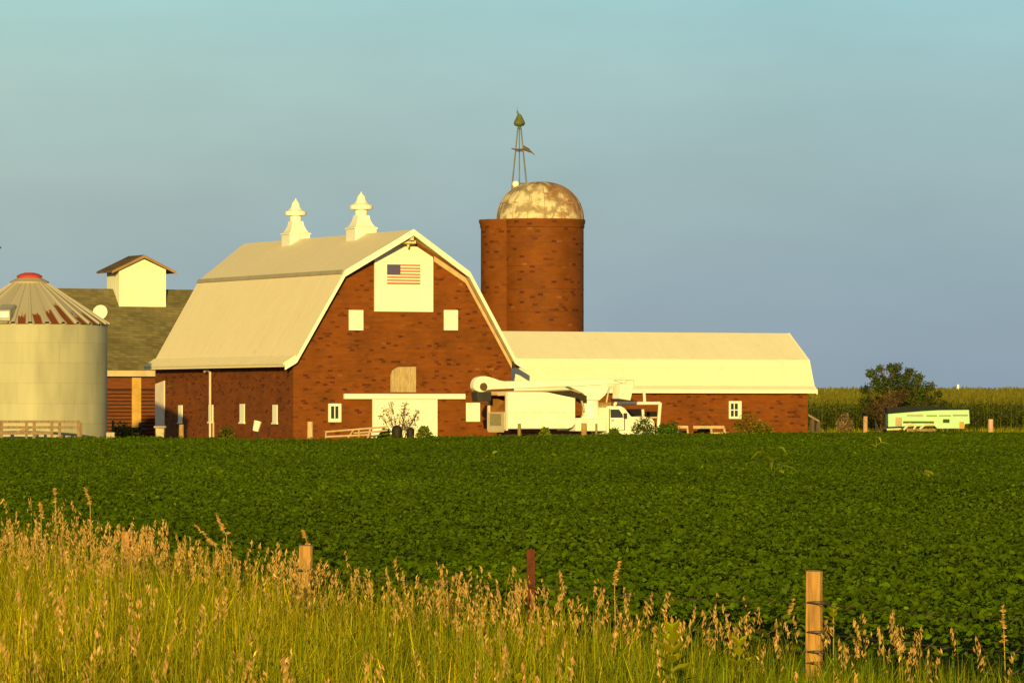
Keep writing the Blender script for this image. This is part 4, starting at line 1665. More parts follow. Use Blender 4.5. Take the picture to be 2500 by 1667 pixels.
# pale trough against the side door
tY = 282.0
o = thing('water_trough', 'weathered pale trough standing under the white side door of the barn', 'trough', (X(392, tY), tY, 0))
mb = MB()
zt2 = Z(1042, tY)
mb.hexa([(-.2, -.5, .2), (.2, -.5, .2), (.2, .5, .2), (-.2, .5, .2), (-.26, -.6, zt2), (.26, -.6, zt2), (.26, .6, zt2), (-.26, .6, zt2)])
mb.build('tub', plain('stained_white', (.45, .36, .26), var=.25, scale=4, dirt=(.25, .18, .10), dirt_amt=.8, dirt_scale=3), o, bevel=.04)
mb = MB()
for a_ in ((-.29, -.65, .29, -.65), (.29, -.65, .29, .65), (.29, .65, -.29, .65), (-.29, .65, -.29, -.65)):
    mb.tube((a_[0], a_[1], zt2), (a_[2], a_[3], zt2), .06, n=6)
mb.build('rim', plain('rim_grey', (.34, .27, .19), var=.2), o)

# board fence in front of the grain bin
fY = 258.0
fence = thing('board_fence', 'low weathered board fence with a diagonal brace before the grain bin', 'fence', (X(100, fY), fY, 0))
fxo = X(100, fY)
mb = MB()
for (v_, hh_, ua, ub) in ((1029, .14, -60, 196), (1043, .15, -60, 196), (1057, .15, -60, 130)):
    mb.box(X(ua, fY) - fxo, X(ub, fY) - fxo, -.03, .02, Z(v_, fY) - hh_ / 2, Z(v_, fY) + hh_ / 2)
mb.build('rails', WOOD_GREY, fence)
mb = MB()
a_, b2 = (X(34, fY) - fxo, Z(1058, fY)), (X(72, fY) - fxo, Z(1045, fY))
mb.hexa([(a_[0], -.06, a_[1] - .07), (b2[0], -.06, b2[1] - .07), (b2[0], -.032, b2[1] - .07), (a_[0], -.032, a_[1] - .07),
         (a_[0], -.06, a_[1] + .07), (b2[0], -.06, b2[1] + .07), (b2[0], -.032, b2[1] + .07), (a_[0], -.032, a_[1] + .07)])
mb.build('brace', WOOD_GREY, fence)
for (u_, w_, vt) in ((2, 9, 1027), (64, 6, 1031), (83, 7, 1029), (126, 6, 1031), (145, 7, 1029), (194, 12, 1031)):
    x_ = X(u_, fY) - fxo
    h_ = w_ * fY / F / 2
    MB().box(x_ - h_, x_ + h_, .022, .16, -.2, Z(vt, fY)).build('fence_post', WOOD_GREY, fence)

# dark farm junk standing in for the bin's shadow beside the barn
jY = 292.0
o = thing('shade_implement', 'dark old implement standing in for shade between grain bin and barn', 'implement', (X(315, jY), jY, 0))
mb = MB()
mb.box(-1.0, 1.1, -.3, -.2, 1.05, 1.2)
mb.box(-.9, 1.0, .3, .4, .9, 1.05)
mb.box(-1.0, -.9, -.3, .4, .7, 1.6)
mb.box(.6, .7, -.3, .4, .6, 1.5)
mb.build('tool_bar', DARK_STEEL, o)
for x_ in (-.6, .1, .8):
    MB().tube((x_, -.1, .42), (x_, .0, .42), .42, n=18).build('disc', RUST, o)
o = tag(MB().box(-.22, .22, -.2, .2, 0, .6).build('cinder_block', CONCRETE, bevel=.03), 'pale block lying at the foot of the grain bin', 'block')
o.location = (X(270, 262), 262, .45)
MBs = MB()
for sx in (-.2, .2):
    MBs.box(sx - .05, sx + .05, -.18, .18, -.45, -.001)
MBs.build('block_leg', CONCRETE, o)

# tube gate in front of the barn
gY = 263.0
gx0 = X(795, gY)
gate = thing('tube_gate', 'pale leaning tube gate in the weeds before the barn doors', 'gate', (gx0, gY, 0))
GATE = plain('gate_tube', (.46, .32, .20), rough=.6, metal=.1, var=.2, scale=3)
PX = lambda u, v: (X(u, gY) - gx0, 0, Z(v, gY))
mb = MB()
for (p, q, r_) in (((795, 1054), (905, 1045), .055), ((905, 1045), (948, 1041), .05), ((795, 1066), (903, 1061), .055), ((903, 1055), (946, 1050), .05), ((897, 1072), (905, 1044), .06)):
    mb.tube(PX(*p), PX(*q), r_, n=8)
mb.build('rail', GATE, gate, smooth=True)
mb = MB()
for (p, q) in (((850, 1068), (863, 1049)), ((876, 1067), (876, 1047)), ((795, 1069), (796, 1053)), ((863, 1057), (900, 1054))):
    mb.tube(PX(*p), PX(*q), .045, n=8)
mb.build('upright', GATE, gate, smooth=True)
o = thing('white_barrel', 'small white barrel on its side behind the tube gate', 'barrel', (X(925, 266), 266, Z(1064, 266)))
MB().tube((-.42, 0, 0), (.42, 0, 0), .2, n=16).build('drum', WHITE, o, bevel=.03)
MB().box(-.3, .3, -.15, .15, -.9, -.19).build('cradle', WOOD_GREY, o)

# feed bunk rails in front of the wing
rY = 298.0
o = thing('feed_bunk', 'weathered pale feed bunk with trestle legs below the low building window', 'feed bunk', (X(1735, rY), rY, 0))
bx = lambda u, v: (X(u, rY) - X(1735, rY), Z(v, rY))
mb = MB()
p, q = bx(1692, 1046), bx(1768, 1039)
mb.box(p[0], q[0], -.25, .25, p[1], q[1])
mb.build('trough', plain('bunk_wood', (.44, .31, .16), var=.2, scale=4), o)
mb = MB()
p, q = bx(1738, 1059), bx(1779, 1055)
mb.box(p[0], q[0], -.28, .0, p[1], q[1])
for u_ in (1740, 1772):
    a_, b2 = bx(u_, 1058), bx(u_ - 4, 1045)
    mb.tube((a_[0], -.1, a_[1] - .6), (b2[0], -.1, b2[1]), .08)
mb.build('trestle', plain('trestle_wood', (.50, .37, .19), var=.2), o)
o = thing('sawhorse', 'small pale sawhorse left of the feed bunk', 'sawhorse', (X(1667, rY), rY, 0))
bx = lambda u, v: (X(u, rY) - X(1667, rY), Z(v, rY))
mb = MB()
p, q = bx(1654, 1045), bx(1680, 1039)
mb.box(p[0], q[0], -.1, .1, p[1], q[1])
mb.build('beam', PALE_POST, o)
for u_ in (1656, 1678):
    a_ = bx(u_, 1042)
    MB().tube((a_[0] + (.12 if u_ > 1660 else -.12), -.2, 0), (a_[0], 0, a_[1]), .06, n=6).build('leg', PALE_POST, o)
    MB().tube((a_[0] + (.12 if u_ > 1660 else -.12), .25, 0), (a_[0], 0, a_[1]), .06, n=6).build('leg', PALE_POST, o)

# loading ramp at the wing's right end
aY = 312.0
o = thing('loading_ramp', 'dark wooden loading ramp sloping from the right end of the low building', 'ramp', (X(1972, aY), aY, gz(X(1972, aY), aY)))
z0r = gz(X(1972, aY), aY)
bx = lambda u, v: (X(u, aY) - X(1972, aY), Z(v, aY) - z0r)
p, q = bx(1972, 1010), bx(2000, 1026)
mb = MB()
mb.hexa([(p[0], -.5, p[1] - .14), (q[0], -.5, q[1] - .14), (q[0], .6, q[1] - .14), (p[0], .6, p[1] - .14),
         (p[0], -.5, p[1]), (q[0], -.5, q[1]), (q[0], .6, q[1]), (p[0], .6, p[1])])
mb.build('deck', WOOD_GREY, o)
for (u_, v_) in ((1983, 1018), (1998, 1024)):
    a_ = bx(u_, v_)
    for y_ in (-.45, .5):
        MB().box(a_[0] - .1, a_[0] + .1, y_ - .06, y_ + .06, -.1, a_[1] - .12).build('leg', plain('dark_plank', (.085, .05, .03), var=.3), o)

# white marker pole far off in the corn
mY = 620.0
o = thing('marker_pole', 'tiny white marker pole rising above the distant corn', 'pole', (X(2339, mY), mY, gz(X(2339, mY), mY)))
MB().tube((0, 0, 0), (0, 0, Z(938, mY) - gz(X(2339, mY), mY)), .07, .06, n=8).build('pole', WHITE, o)
zz_ = Z(944, mY) - gz(X(2339, mY), mY)
MB().box(-.12, .12, -.14, -.09, zz_ - .25, zz_ + .25).build('plate', WHITE, o)

# ------------------------------------------------------------------ old camper under a tarp
KY = 328.0
kx0 = X(2168, KY)
kz0 = gz(kx0, KY)
camper = thing('camper_trailer', 'pale green old camper trailer with dark tarp roof in front of the bush', 'camper', (kx0, KY, kz0))
kp = lambda u, v: (X(u, KY) - kx0, Z(v, KY) - kz0)
body = [kp(*q) for q in ((2168, 1042), (2168, 1010), (2205, 1007), (2255, 1003), (2290, 1001), (2366, 1000), (2368, 1034), (2356, 1035), (2354, 1046), (2288, 1046), (2282, 1040), (2200, 1041))]
mb = MB().prism(body, 0, 2.2, 'y')
cbody = mb.build('body', CAMPER_WHITE, camper, bevel=.03)
tarp = [kp(*q) for q in ((2167, 1009.5), (2166, 995), (2230, 990), (2265, 989), (2300, 993), (2367, 999.5), (2290, 1000.5), (2255, 1002.5), (2205, 1006.5))]
MB().prism(tarp, -.06, 2.3, 'y').build('tarp', TARP, camper)


def panel(u0, u1, v0, v1, mat, name, y_=-.012, par=None):
    p, q = kp(u0, v1), kp(u1, v0)
    return MB().box(p[0], q[0], y_, .03, p[1], q[1]).build(name, mat, par or cbody)


panel(2262, 2288, 1013, 1016.5, CAMPER_GREEN, 'stripe')
panel(2292, 2322, 1013, 1016, CAMPER_GREEN, 'stripe')
panel(2326, 2363, 1012, 1015.5, CAMPER_GREEN, 'stripe')
wv = panel(2302, 2318, 1023, 1032, GLASS, 'window', -.02)
mb = MB()
p, q = kp(2302, 1032), kp(2318, 1023)
for r_ in ((p[0] - .05, p[0], p[1] - .05, q[1] + .05), (q[0], q[0] + .05, p[1] - .05, q[1] + .05), (p[0], q[0], q[1], q[1] + .05), (p[0], q[0], p[1] - .05, p[1])):
    mb.box(r_[0], r_[1], -.04, -.001, r_[2], r_[3])
mb.build('frame', CAMPER_WHITE, wv)
panel(2342, 2354, 1029, 1046, ORANGE, 'access_panel', -.025)
panel(2205, 2280, 1028, 1033, plain('stripe_dark', (.06, .065, .03), var=.3), 'lower_stripe')  # dark stripe low on the body
wv = panel(2214, 2254, 1011, 1017, plain('dull_window', (.20, .23, .14), rough=.3, var=.2), 'window', -.018)
panel(2186, 2202, 1018, 1040, plain('tan_door', (.40, .30, .17), var=.2), 'door', -.02)
# grey tongue and jack
mb = MB()
a_, b2 = kp(2204, 1042), kp(2160, 1052)
mb.tube((a_[0], 1.1, a_[1]), (b2[0] - .6, 1.1, b2[1] + .1), .06)
mb.tube((b2[0] - .5, 1.1, 0), (b2[0] - .5, 1.1, b2[1] + .6), .05)
mb.build('tongue', DARK_STEEL, camper)
for x_ in (2.2, 4.7):
    for y_ in (.08, 1.9):
        wz = .32
        wh = MB().tube((x_, y_, wz), (x_, y_ + .2, wz), .33, n=20).build('wheel', BLACK, camper)
        MB().tube((x_, y_ - .01, wz), (x_, y_ + .04, wz), .17, n=14).build('rim', STEEL_GREY, wh)
# scrap pipes lying before the camper
o = thing('scrap_pipes', 'heap of pale bent scrap pipes lying in front of the camper', 'scrap', (X(2235, 322), 322, gz(X(2235, 322), 322)))
sz0 = o.location.z
q = lambda u, v: (X(u, 322) - X(2235, 322), 0, Z(v, 322) - sz0)
mb = MB()
for (p, r_) in (((2206, 1049), (2220, 1034)), ((2220, 1034), (2236, 1040)), ((2236, 1040), (2230, 1048)), ((2245, 1047), (2258, 1037)), ((2258, 1037), (2282, 1036)), ((2165, 1048), (2200, 1047))):
    mb.tube(q(*p), q(*r_), .075, n=8)
mb.build('bent_pipe', plain('pale_pipe', (.58, .55, .33), var=.2), o, smooth=True)
mb = MB().box(q(2214, 1050)[0], q(2284, 1050)[0], .1, .25, 0, q(2250, 1046)[2])
mb.build('scrap_plank', plain('plank_brown', (.22, .16, .08), var=.3), o)


# ------------------------------------------------------------------ leafy things
def leaves(centres, normals_up, size, col, asp=.55, rng=RNG, jitter=.35, two=False):
    """kite leaves at centres; returns V, F, tint. two=True folds each along its midrib"""
    n = len(centres)
    az = rng.uniform(0, 2 * np.pi, n)
    tilt = np.abs(rng.normal(normals_up[0], normals_up[1], n))
    nrm = np.stack([np.sin(tilt) * np.cos(az), np.sin(tilt) * np.sin(az), np.cos(tilt)], 1)
    a2 = rng.uniform(0, 2 * np.pi, n)
    t = np.stack([np.cos(a2), np.sin(a2), np.zeros(n)], 1)
    t = t - nrm * (t * nrm).sum(1, keepdims=True)
    t /= np.linalg.norm(t, axis=1, keepdims=True) + 1e-9
    s = np.cross(nrm, t)
    L = size * (1 + jitter * rng.uniform(-1, 1, n))[:, None]
    Wd = L * asp
    B = centres - t * L * .5
    T = centres + t * L * .5
    if not two:
        Lf, Rt = centres - s * Wd * .5 - t * L * .06, centres + s * Wd * .5 - t * L * .06
        V = np.stack([B, Rt, T, Lf], 1).reshape(-1, 3)
        Fc = np.arange(4 * n).reshape(n, 4)
        return V, Fc, col
    up = nrm * L * .10
    R1, R2 = centres + s * Wd * .42 - t * L * .22 + up, centres + s * Wd * .40 + t * L * .14 + up
    L1, L2 = centres - s * Wd * .42 - t * L * .22 + up, centres - s * Wd * .40 + t * L * .14 + up
    V = np.stack([B, R1, R2, T, L2, L1], 1).reshape(-1, 3)
    base = np.arange(n)[:, None] * 6
    Fc = np.concatenate([base + np.array([[0, 1, 2, 3]]), base + np.array([[0, 3, 4, 5]])], 0)
    return V, Fc, np.concatenate([col, col], 0)


def join(parts):
    Vs, Fs, Cs, off = [], [], [], 0
    for V, Fc, c in parts:
        Vs.append(V)
        Fs.append(Fc + off)
        Cs.append(c)
        off += len(V)
    return np.concatenate(Vs), Fs, np.concatenate(Cs)


def tints(n, base=(1, 1, 1), spread=.3, hue=.12, rng=RNG):
    k = np.exp(rng.normal(0, spread, n))[:, None]
    c = np.array(base)[None, :] * k * (1 + rng.uniform(-hue, hue, (n, 3)))
    return c


def bush(name, label, cat, x, y, blobs, n_leaf, size, tint, mat=LEAF, stems=6, group=None, stem_r=.05, dead=None):
    """trunked shrub: limbs to each clump and leaves massed through the clumps' volume"""
    root = thing(name, label, cat, (x, y, gz(x, y)), 0, group)
    q = MB()
    for k, (bx_, by_, bz_, br_) in enumerate(blobs):
        m_ = Vector((bx_ * .35, by_ * .35, bz_ * .45))
        q.tube((bx_ * .06, by_ * .06, -.1), m_, stem_r, stem_r * .7, n=6)
        q.tube(m_, (bx_, by_, bz_), stem_r * .7, stem_r * .25, n=6)
        for j in range(stems):
            d = Vector(RNG.normal(0, 1, 3))
            d.normalize()
            d.z = abs(d.z) * .8 + .1
            q.tube((bx_ * .7, by_ * .7, bz_ * .75), Vector((bx_, by_, bz_)) + d * br_ * 1.02, stem_r * .35, stem_r * .12, n=4)
    q.build('trunk', BARK, root)
    tot = sum(b[3] ** 2 for b in blobs)
    pts, cs = [], []
    for b in blobs:
        k = int(n_leaf * b[3] ** 2 / tot)
        d = RNG.normal(0, 1, (k, 3))
        d /= np.linalg.norm(d, axis=1, keepdims=True)
        rad = b[3] * RNG.uniform(.25, 1.0, (k, 1)) ** .5 * (1 + .28 * np.sin(d[:, :1] * 7 + b[0]) * np.sin(d[:, 2:3] * 6 + b[1]) + .16 * RNG.normal(0, 1, (k, 1)))
        p = np.array(b[:3]) + d * rad * np.array([1, 1, .9])
        pts.append(p)
        cs.append(tints(k, np.array(tint) * RNG.uniform(.75, 1.25), .28))
    pts, cs = np.concatenate(pts), np.concatenate(cs)
    ok = pts[:, 2] > .05
    pts, cs = pts[ok], cs[ok]
    V, Fc, cc = leaves(pts, (.9, .5), size, cs, .6)
    np_mesh('crown', V, [Fc], mat, None, cc, root)
    return root


# the big bush beside the camper
bxx, byy = X(2195, 345), 345.0
bl = []
for (u, v, r) in ((2118, 985, 18), (2112, 952, 13), (2128, 912, 14), (2146, 900, 11), (2176, 899, 15), (2194, 896, 12), (2150, 938, 28), (2195, 935, 32), (2222, 908, 13), (2240, 922, 16), (2240, 955, 28), (2272, 944, 13), (2292, 962, 11), (2262, 985, 26), (2130, 1015, 24), (2160, 1000, 32), (2210, 990, 36), (2303, 985, 11)):
    bl.append((X(u, byy) - bxx, RNG.uniform(-.7, .9), Z(v, byy) - gz(bxx, byy), r * byy / F))
bush('large_bush', 'large dark green bush growing behind the camper', 'bush', bxx, byy, bl, 12000, .16, (.55, .62, .7), stem_r=.09, stems=10)
# tree beyond the left edge, one twig reaching into view
lx, lyy = X(-110, 335), 335.0
bl = [(X(u, lyy) - lx, w_, Z(v, lyy), r * lyy / F) for (u, v, r, w_) in ((-110, 640, 50, 0), (-75, 700, 50, .5), (-150, 700, 55, -.4), (-110, 760, 60, .2), (-60, 640, 30, 0), (-25, 622, 16, 0), (-4, 614, 6, .1))]
bush('leafy_tree', 'leafy tree whose twig tip just enters at the left edge above the grain bin', 'tree', lx, lyy, bl, 6000, .2, (.9, .95, .8), stem_r=.16, stems=8)
# bare brown brush at its foot
bl = [(X(u, 340) - X(2150, 340), RNG.uniform(-.4, .4), Z(v, 340) - gz(X(2150, 340), 340), r * 340 / F) for (u, v, r) in ((2125, 1000, 22), (2150, 1015, 26), (2155, 985, 20), (2185, 975, 24), (2205, 965, 20))]
bush('brown_brush', 'brown dry brush at the foot of the large green bush', 'shrub', X(2150, 340), 340, bl, 2200, .13, (.34, .30, .35), mat=BRUSH, stem_r=.04, stems=14)
# thin shrub before the sliding door
sxx, syy = X(978, 271), 271.0
bl = [(X(u, syy) - sxx, RNG.uniform(-.5, .5), Z(v, syy), r * syy / F) for (u, v, r) in ((945, 1005, 15), (955, 1030, 17), (975, 1015, 10), (988, 1005, 15), (990, 1035, 18), (1010, 1020, 14), (1020, 1005, 8), (930, 1017, 8), (1000, 1045, 20), (955, 985, 7), (988, 985, 8))]
bush('thin_shrub', 'sparse twiggy shrub growing in front of the white sliding barn door', 'shrub', sxx, syy, bl, 650, .11, (.62, .66, .7), mat=BRUSH, stem_r=.035, stems=9)
for (u, v, r, lab) in ((969, 1051, 13, 'dark round stump at the left foot of the thin shrub'), (1002, 1053, 10, 'smaller dark stump right of the thin shrub')):
    Y_ = 268.0
    mb = MB()
    rr = r * Y_ / F
    zt3 = Z(v, Y_) + rr
    mb.lathe([(rr * .7, -.1), (rr * .8, .3), (rr * 1.0, zt3 - rr * 1.0), (rr * .93, zt3 - rr * .55), (rr * .68, zt3 - rr * .18), (rr * .3, zt3), (0.0, zt3 + .01)], 14)
    o = tag(mb.build('dark_stump', plain('charred_bark', (.016, .011, .006), var=.4, scale=6), smooth=True), lab, 'stump')
    o.location = (X(u, Y_), Y_, 0)
bl = [(X(u, 335) - X(2063, 335), w_, Z(v, 335) - gz(X(2063, 335), 335), r * 335 / F) for (u, v, r, w_) in ((2062, 1018, 11, 0), (2052, 1030, 12, .2), (2073, 1030, 11, -.1), (2058, 1042, 15, 0), (2072, 1044, 13, .1))]
bush('dry_weeds', 'grey-brown dry weed clump at the corn edge left of the large bush', 'weeds', X(2063, 335), 335, bl, 1300, .11, (1.1, .95, 1.6), mat=BRUSH, stem_r=.02, stems=6)
weeds = [
    (1570, 1036, 20, 279.5, 'dark leafy weed clump in front of the truck hood', (.5, .55, .4)),
    (1640, 1042, 18, 290, 'dark weed clump between the pipe frame and the sawhorse', (.5, .7, .5)),
    (1620, 1048, 16, 288, 'low dark weed clump at the foot of the pipe frame', (.5, .75, .5)),
    (1825, 1030, 26, 296, 'olive weed clump below the right side of the low building window', (1.3, .85, .4)),
    (1860, 1042, 20, 298, 'low olive weed clump at the wall right of the window', (1.3, .85, .4)),
    (1720, 1047, 14, 299.5, 'olive weeds along the wall behind the feed bunk', (1.2, .85, .4)),
    (555, 1055, 16, 278, 'olive weed clump below the barn side wall', (.75, .5, .4)),
    (300, 1050, 24, 284, 'dull weed clump in the gap between grain bin and barn', (1.0, .8, .5)),
    (940, 1056, 12, 265, 'green weed clump at the end of the tube gate', (1.0, .95, .5)),
    (1035, 1052, 14, 272, 'small green weed clump at the right of the sliding door', (1.0, .9, .5)),
    (1330, 1052, 10, 279, 'low green weeds beneath the truck chip box', (1.3, 1.3, .5)),
    (1500, 1054, 12, 280, 'low green weeds below the truck cab door', (.7, .9, .5)),
]
for (u, v, r, Y_, lab, tn) in weeds:
    x_ = X(u, Y_)
    rr = r * Y_ / F
    zc3 = Z(v, Y_) - gz(x_, Y_)
    bl = [(0, 0, zc3, rr), (-rr * .8, .1, zc3 * .8, rr * .7), (rr * .8, -.1, zc3 * .75, rr * .75), (rr * .2, .2, zc3 * .45, rr * .8)]
    bush('weed_clump', lab, 'weeds', x_, Y_, bl, 900, .14, np.array(tn) * 1.25, stem_r=.02, stems=5, group='weed clumps in the yard')


# ------------------------------------------------------------------ yard grass (stuff)
def blades(x, y, z0, h, wd, lean, col, seg=3, rng=RNG, face=.6):
    """tapering ribbons; V, F, tint"""
    n = len(x)
    az = rng.uniform(0, 2 * np.pi, n)
    ln = lean * np.abs(rng.normal(0, 1, n))
    fa = rng.normal(0, face, n)          # ribbon width direction, mostly across the view
    wx, wy = np.cos(fa), np.sin(fa)
    rows = []
    for k in range(seg + 1):
        t = k / seg
        cx = x + np.cos(az) * ln * h * t ** 2
        cy = y + np.sin(az) * ln * h * t ** 2
        cz = z0 + h * t * (1 - .25 * np.minimum(ln, 1.2) * t)
        w = wd * (1 - .92 * t ** 1.5)
        rows.append(np.stack([np.stack([cx - wx * w / 2, cy - wy * w / 2, cz], 1), np.stack([cx + wx * w / 2, cy + wy * w / 2, cz], 1)], 1))
    V = np.stack(rows, 1)                # n, seg+1, 2, 3
    tips = V[:, -1].mean(1)
    V = V.reshape(-1, 3)
    base = np.arange(n)[:, None] * (2 * (seg + 1))
    Fs = [base + np.array([[2 * k, 2 * k + 1, 2 * k + 3, 2 * k + 2]]) for k in range(seg)]
    return V, np.concatenate(Fs, 0), np.tile(col, (seg, 1)), tips, az, ln


FE_X = np.array([-90, -27, -16, -11, -5, -1, 8.75, 18, 24, 35, 60, 120.])
FE_Y = np.array([254, 254, 250, 247, 258, 281, 298, 302, 314, 322, 335, 345.])


def field_edge(x):
    return np.interp(x, FE_X, FE_Y)


n = 26000
yx = RNG.uniform(-40, 75, n)
yy = field_edge(yx) + RNG.uniform(0, 1, n) ** 1.4 * np.maximum(4, 347 - field_edge(yx))
hh = RNG.uniform(.25, .6, n) * np.where(yx > 17, 1.35, .9)
lw, ll = (yx - BF.x) * BF.c + (yy - BF.y) * BF.s, -(yx - BF.x) * BF.s + (yy - BF.y) * BF.c
inside = ((lw > 0) & (lw < 14) & (ll > 0) & (ll < 22.5)) | ((lw > 14) & (lw < w_end) & (ll > 6) & (ll < 12.5)) | ((lw > cw0) & (lw < cw1) & (ll > 34) & (ll < 44))
inside |= ((yx - gcx) ** 2 + (yy - GYb) ** 2 < (GR + .2) ** 2) | ((yx - sx_) ** 2 + (yy - SY) ** 2 < (SR + .1) ** 2)
tw, tl = (yx - TF.x) * TF.c + (yy - TF.y) * TF.s, -(yx - TF.x) * TF.s + (yy - TF.y) * TF.c
inside |= (tw > -.3) & (tw < 10) & (tl > -.1) & (tl < 2.5)
ok = ~inside
yx, yy, hh = yx[ok], yy[ok], hh[ok]
V, Fc, cc, *_ = blades(yx, yy, ground_z(yx, yy), hh, np.full(len(yx), .09), .5, tints(len(yx), (.75, .65, .9), .3), 2)
o = np_mesh('yard_grass', V, [Fc], GRASSB, None, cc)
tag(o, 'rough yellow-green grass of the farmyard around the buildings', 'grass', kind='stuff')

# ------------------------------------------------------------------ soybean field (stuff)
parts = []
FENCE_A, FENCE_B = (-1.76, 42.0), (2.17, 35.0)


def fence_y(x):
    t = (x - FENCE_A[0]) / (FENCE_B[0] - FENCE_A[0])
    return np.clip(FENCE_A[1] + (FENCE_B[1] - FENCE_A[1]) * t, 24.0, 60)


def canopy(x, y):
    """height of the leaf layer: rows, hummocks and gaps"""
    xr = x * .96 + y * .27
    row = np.cos(2 * np.pi * xr / .76)
    h = .68 + .04 * row + .05 * np.sin(x * 1.7 + 1.3 * np.sin(y * .9)) * np.sin(y * .8 + .7 * np.sin(x * 1.1)) + .06 * np.sin(x * .35 + 2) * np.sin(y * .11 + x * .05)
    return h


bands = [(33, 50, 480, .064, True), (50, 72, 380, .066, True), (72, 105, 240, .075, True), (105, 150, 130, .092, False), (150, 220, 62, .12, False), (220, 350, 34, .155, False)]
for (ya, yb, dens, size, two) in bands:
    half_w = lambda y: 0.155 * y + 3.5
    area_n = int(dens * (yb - ya) * 2 * half_w((ya + yb) / 2))
    y = RNG.uniform(ya, yb, area_n)
    x = RNG.uniform(-1, 1, area_n) * half_w(y)
    ok = (y < field_edge(x) - .1) & (y > fence_y(x) + .45)
    x, y = x[ok], y[ok]
    g = ground_z(x, y)
    h = canopy(x, y)
    dz = RNG.exponential(.085, len(x))
    z = g + h + .10 - dz * 1.2 + np.where(RNG.uniform(0, 1, len(x)) < .04, RNG.uniform(.02, .12, len(x)), 0)
    slow = np.sin(x * .9 + 2 * np.sin(y * .31)) * np.sin(y * .42 + np.sin(x * .7))
    cs = tints(len(x), (1, 1, 1), .16 if size < .08 else .11, .09) * (1 + .12 * slow + .10 * np.sin(x * .33 + 1.7 * np.sin(y * .06)) * np.sin(y * .045 + x * .11))[:, None]
    spark = RNG.uniform(0, 1, len(x)) < .012
    cs[spark] *= np.array([1.9, 1.7, 1.6])
    parts.append(leaves(np.stack([x, y, z], 1), (.85, .36), size * .9, cs, .68, two=two))
# leaf mass under the top layer
ys_ = np.concatenate([np.arange(33, 60, .3), np.arange(60, 120, .8), np.arange(120, 386, 2.5)])
uu = np.linspace(-1, 1, 90)
XX = uu[None, :] * (0.155 * ys_ + 3.5)[:, None]
YY = np.repeat(ys_[:, None], 90, 1)
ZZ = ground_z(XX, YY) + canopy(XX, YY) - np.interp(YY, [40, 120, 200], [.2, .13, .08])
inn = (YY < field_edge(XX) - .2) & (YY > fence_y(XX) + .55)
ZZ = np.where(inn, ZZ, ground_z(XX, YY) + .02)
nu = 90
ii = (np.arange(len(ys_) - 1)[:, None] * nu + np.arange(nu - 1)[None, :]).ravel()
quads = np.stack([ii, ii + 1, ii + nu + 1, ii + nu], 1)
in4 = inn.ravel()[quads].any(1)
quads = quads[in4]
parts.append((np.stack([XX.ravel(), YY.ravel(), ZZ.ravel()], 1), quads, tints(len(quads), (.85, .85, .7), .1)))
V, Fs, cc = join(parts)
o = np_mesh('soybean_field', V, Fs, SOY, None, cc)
tag(o, 'dense dark green soybean crop filling the field before the farm', 'crop', kind='stuff')


# ------------------------------------------------------------------ corn
def corn_plants(x, y, h, rng=RNG, nl=8, bright=1.0, wide=.075, seg=3):
    n = len(x)
    g = ground_z(x, y)
    out = []
    # stalk
    V, Fc, cc, *_ = blades(x, y, g, h, np.full(n, .045), .03, tints(n, np.array((1.0, .95, .9)) * bright, .15), 2, rng, face=1.2)
    out.append((V, Fc, cc))
    for k in range(nl):
        f = .22 + .68 * (k + rng.uniform(0, .6, n)) / nl
        L = rng.uniform(.55, .95, n) * (1.05 - .35 * f)
        az = rng.uniform(0, 2 * np.pi, n)
        rows = []
        for j in range(seg + 1):
            t = j / seg
            r = L * (t - .12 * t * t)
            dz = L * (.75 * t - .95 * t * t)
            w = wide * (1 - t) ** .6 * (.55 + 1.2 * t * (1 - t))
            c = np.stack([x + np.cos(az) * r, y + np.sin(az) * r, g + h * f + dz], 1)
            sd = np.stack([-np.sin(az), np.cos(az), np.full(n, .35)], 1) * (w / 2)
            if np.ndim(w) == 0:
                pass
            rows.append(np.stack([c - sd, c + sd], 1))
        V = np.stack(rows, 1).reshape(-1, 3)
        base = np.arange(n)[:, None] * (2 * (seg + 1))
        Fc = np.concatenate([base + np.array([[2 * j, 2 * j + 1, 2 * j + 3, 2 * j + 2]]) for j in range(seg)], 0)
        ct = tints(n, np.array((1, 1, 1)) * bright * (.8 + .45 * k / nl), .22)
        out.append((V, Fc, np.tile(ct, (seg, 1))))
    return out


def tassels(x, y, z, L, wd=.02, k=5, rng=RNG):
    out = []
    for j in range(k):
        lean = .08 if j == 0 else .65
        V, Fc, cc, *_ = blades(x, y, z, L * rng.uniform(.7, 1.05, len(x)), np.full(len(x), wd), lean, tints(len(x), (1, 1, 1), .2), 2, rng, face=1.0)
        out.append((V, Fc, cc))
    return out


leafp, tasp = [], []
cx_, cy_ = [], []
for r_ in range(9):
    yb = 348 + r_ * .9
    x = np.arange(-45, 72, .24) + RNG.normal(0, .05, len(np.arange(-45, 72, .24)))
    cx_.append(x)
    cy_.append(np.full(len(x), yb) + RNG.normal(0, .08, len(x)) + np.where(x > 30, (x - 30) * .25, 0))
cx_, cy_ = np.concatenate(cx_), np.concatenate(cy_)
ch = RNG.normal(2.35, .14, len(cx_))
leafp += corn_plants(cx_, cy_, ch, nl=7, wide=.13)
tasp += tassels(cx_, cy_, ground_z(cx_, cy_) + ch - .03, .42, .045, 4)
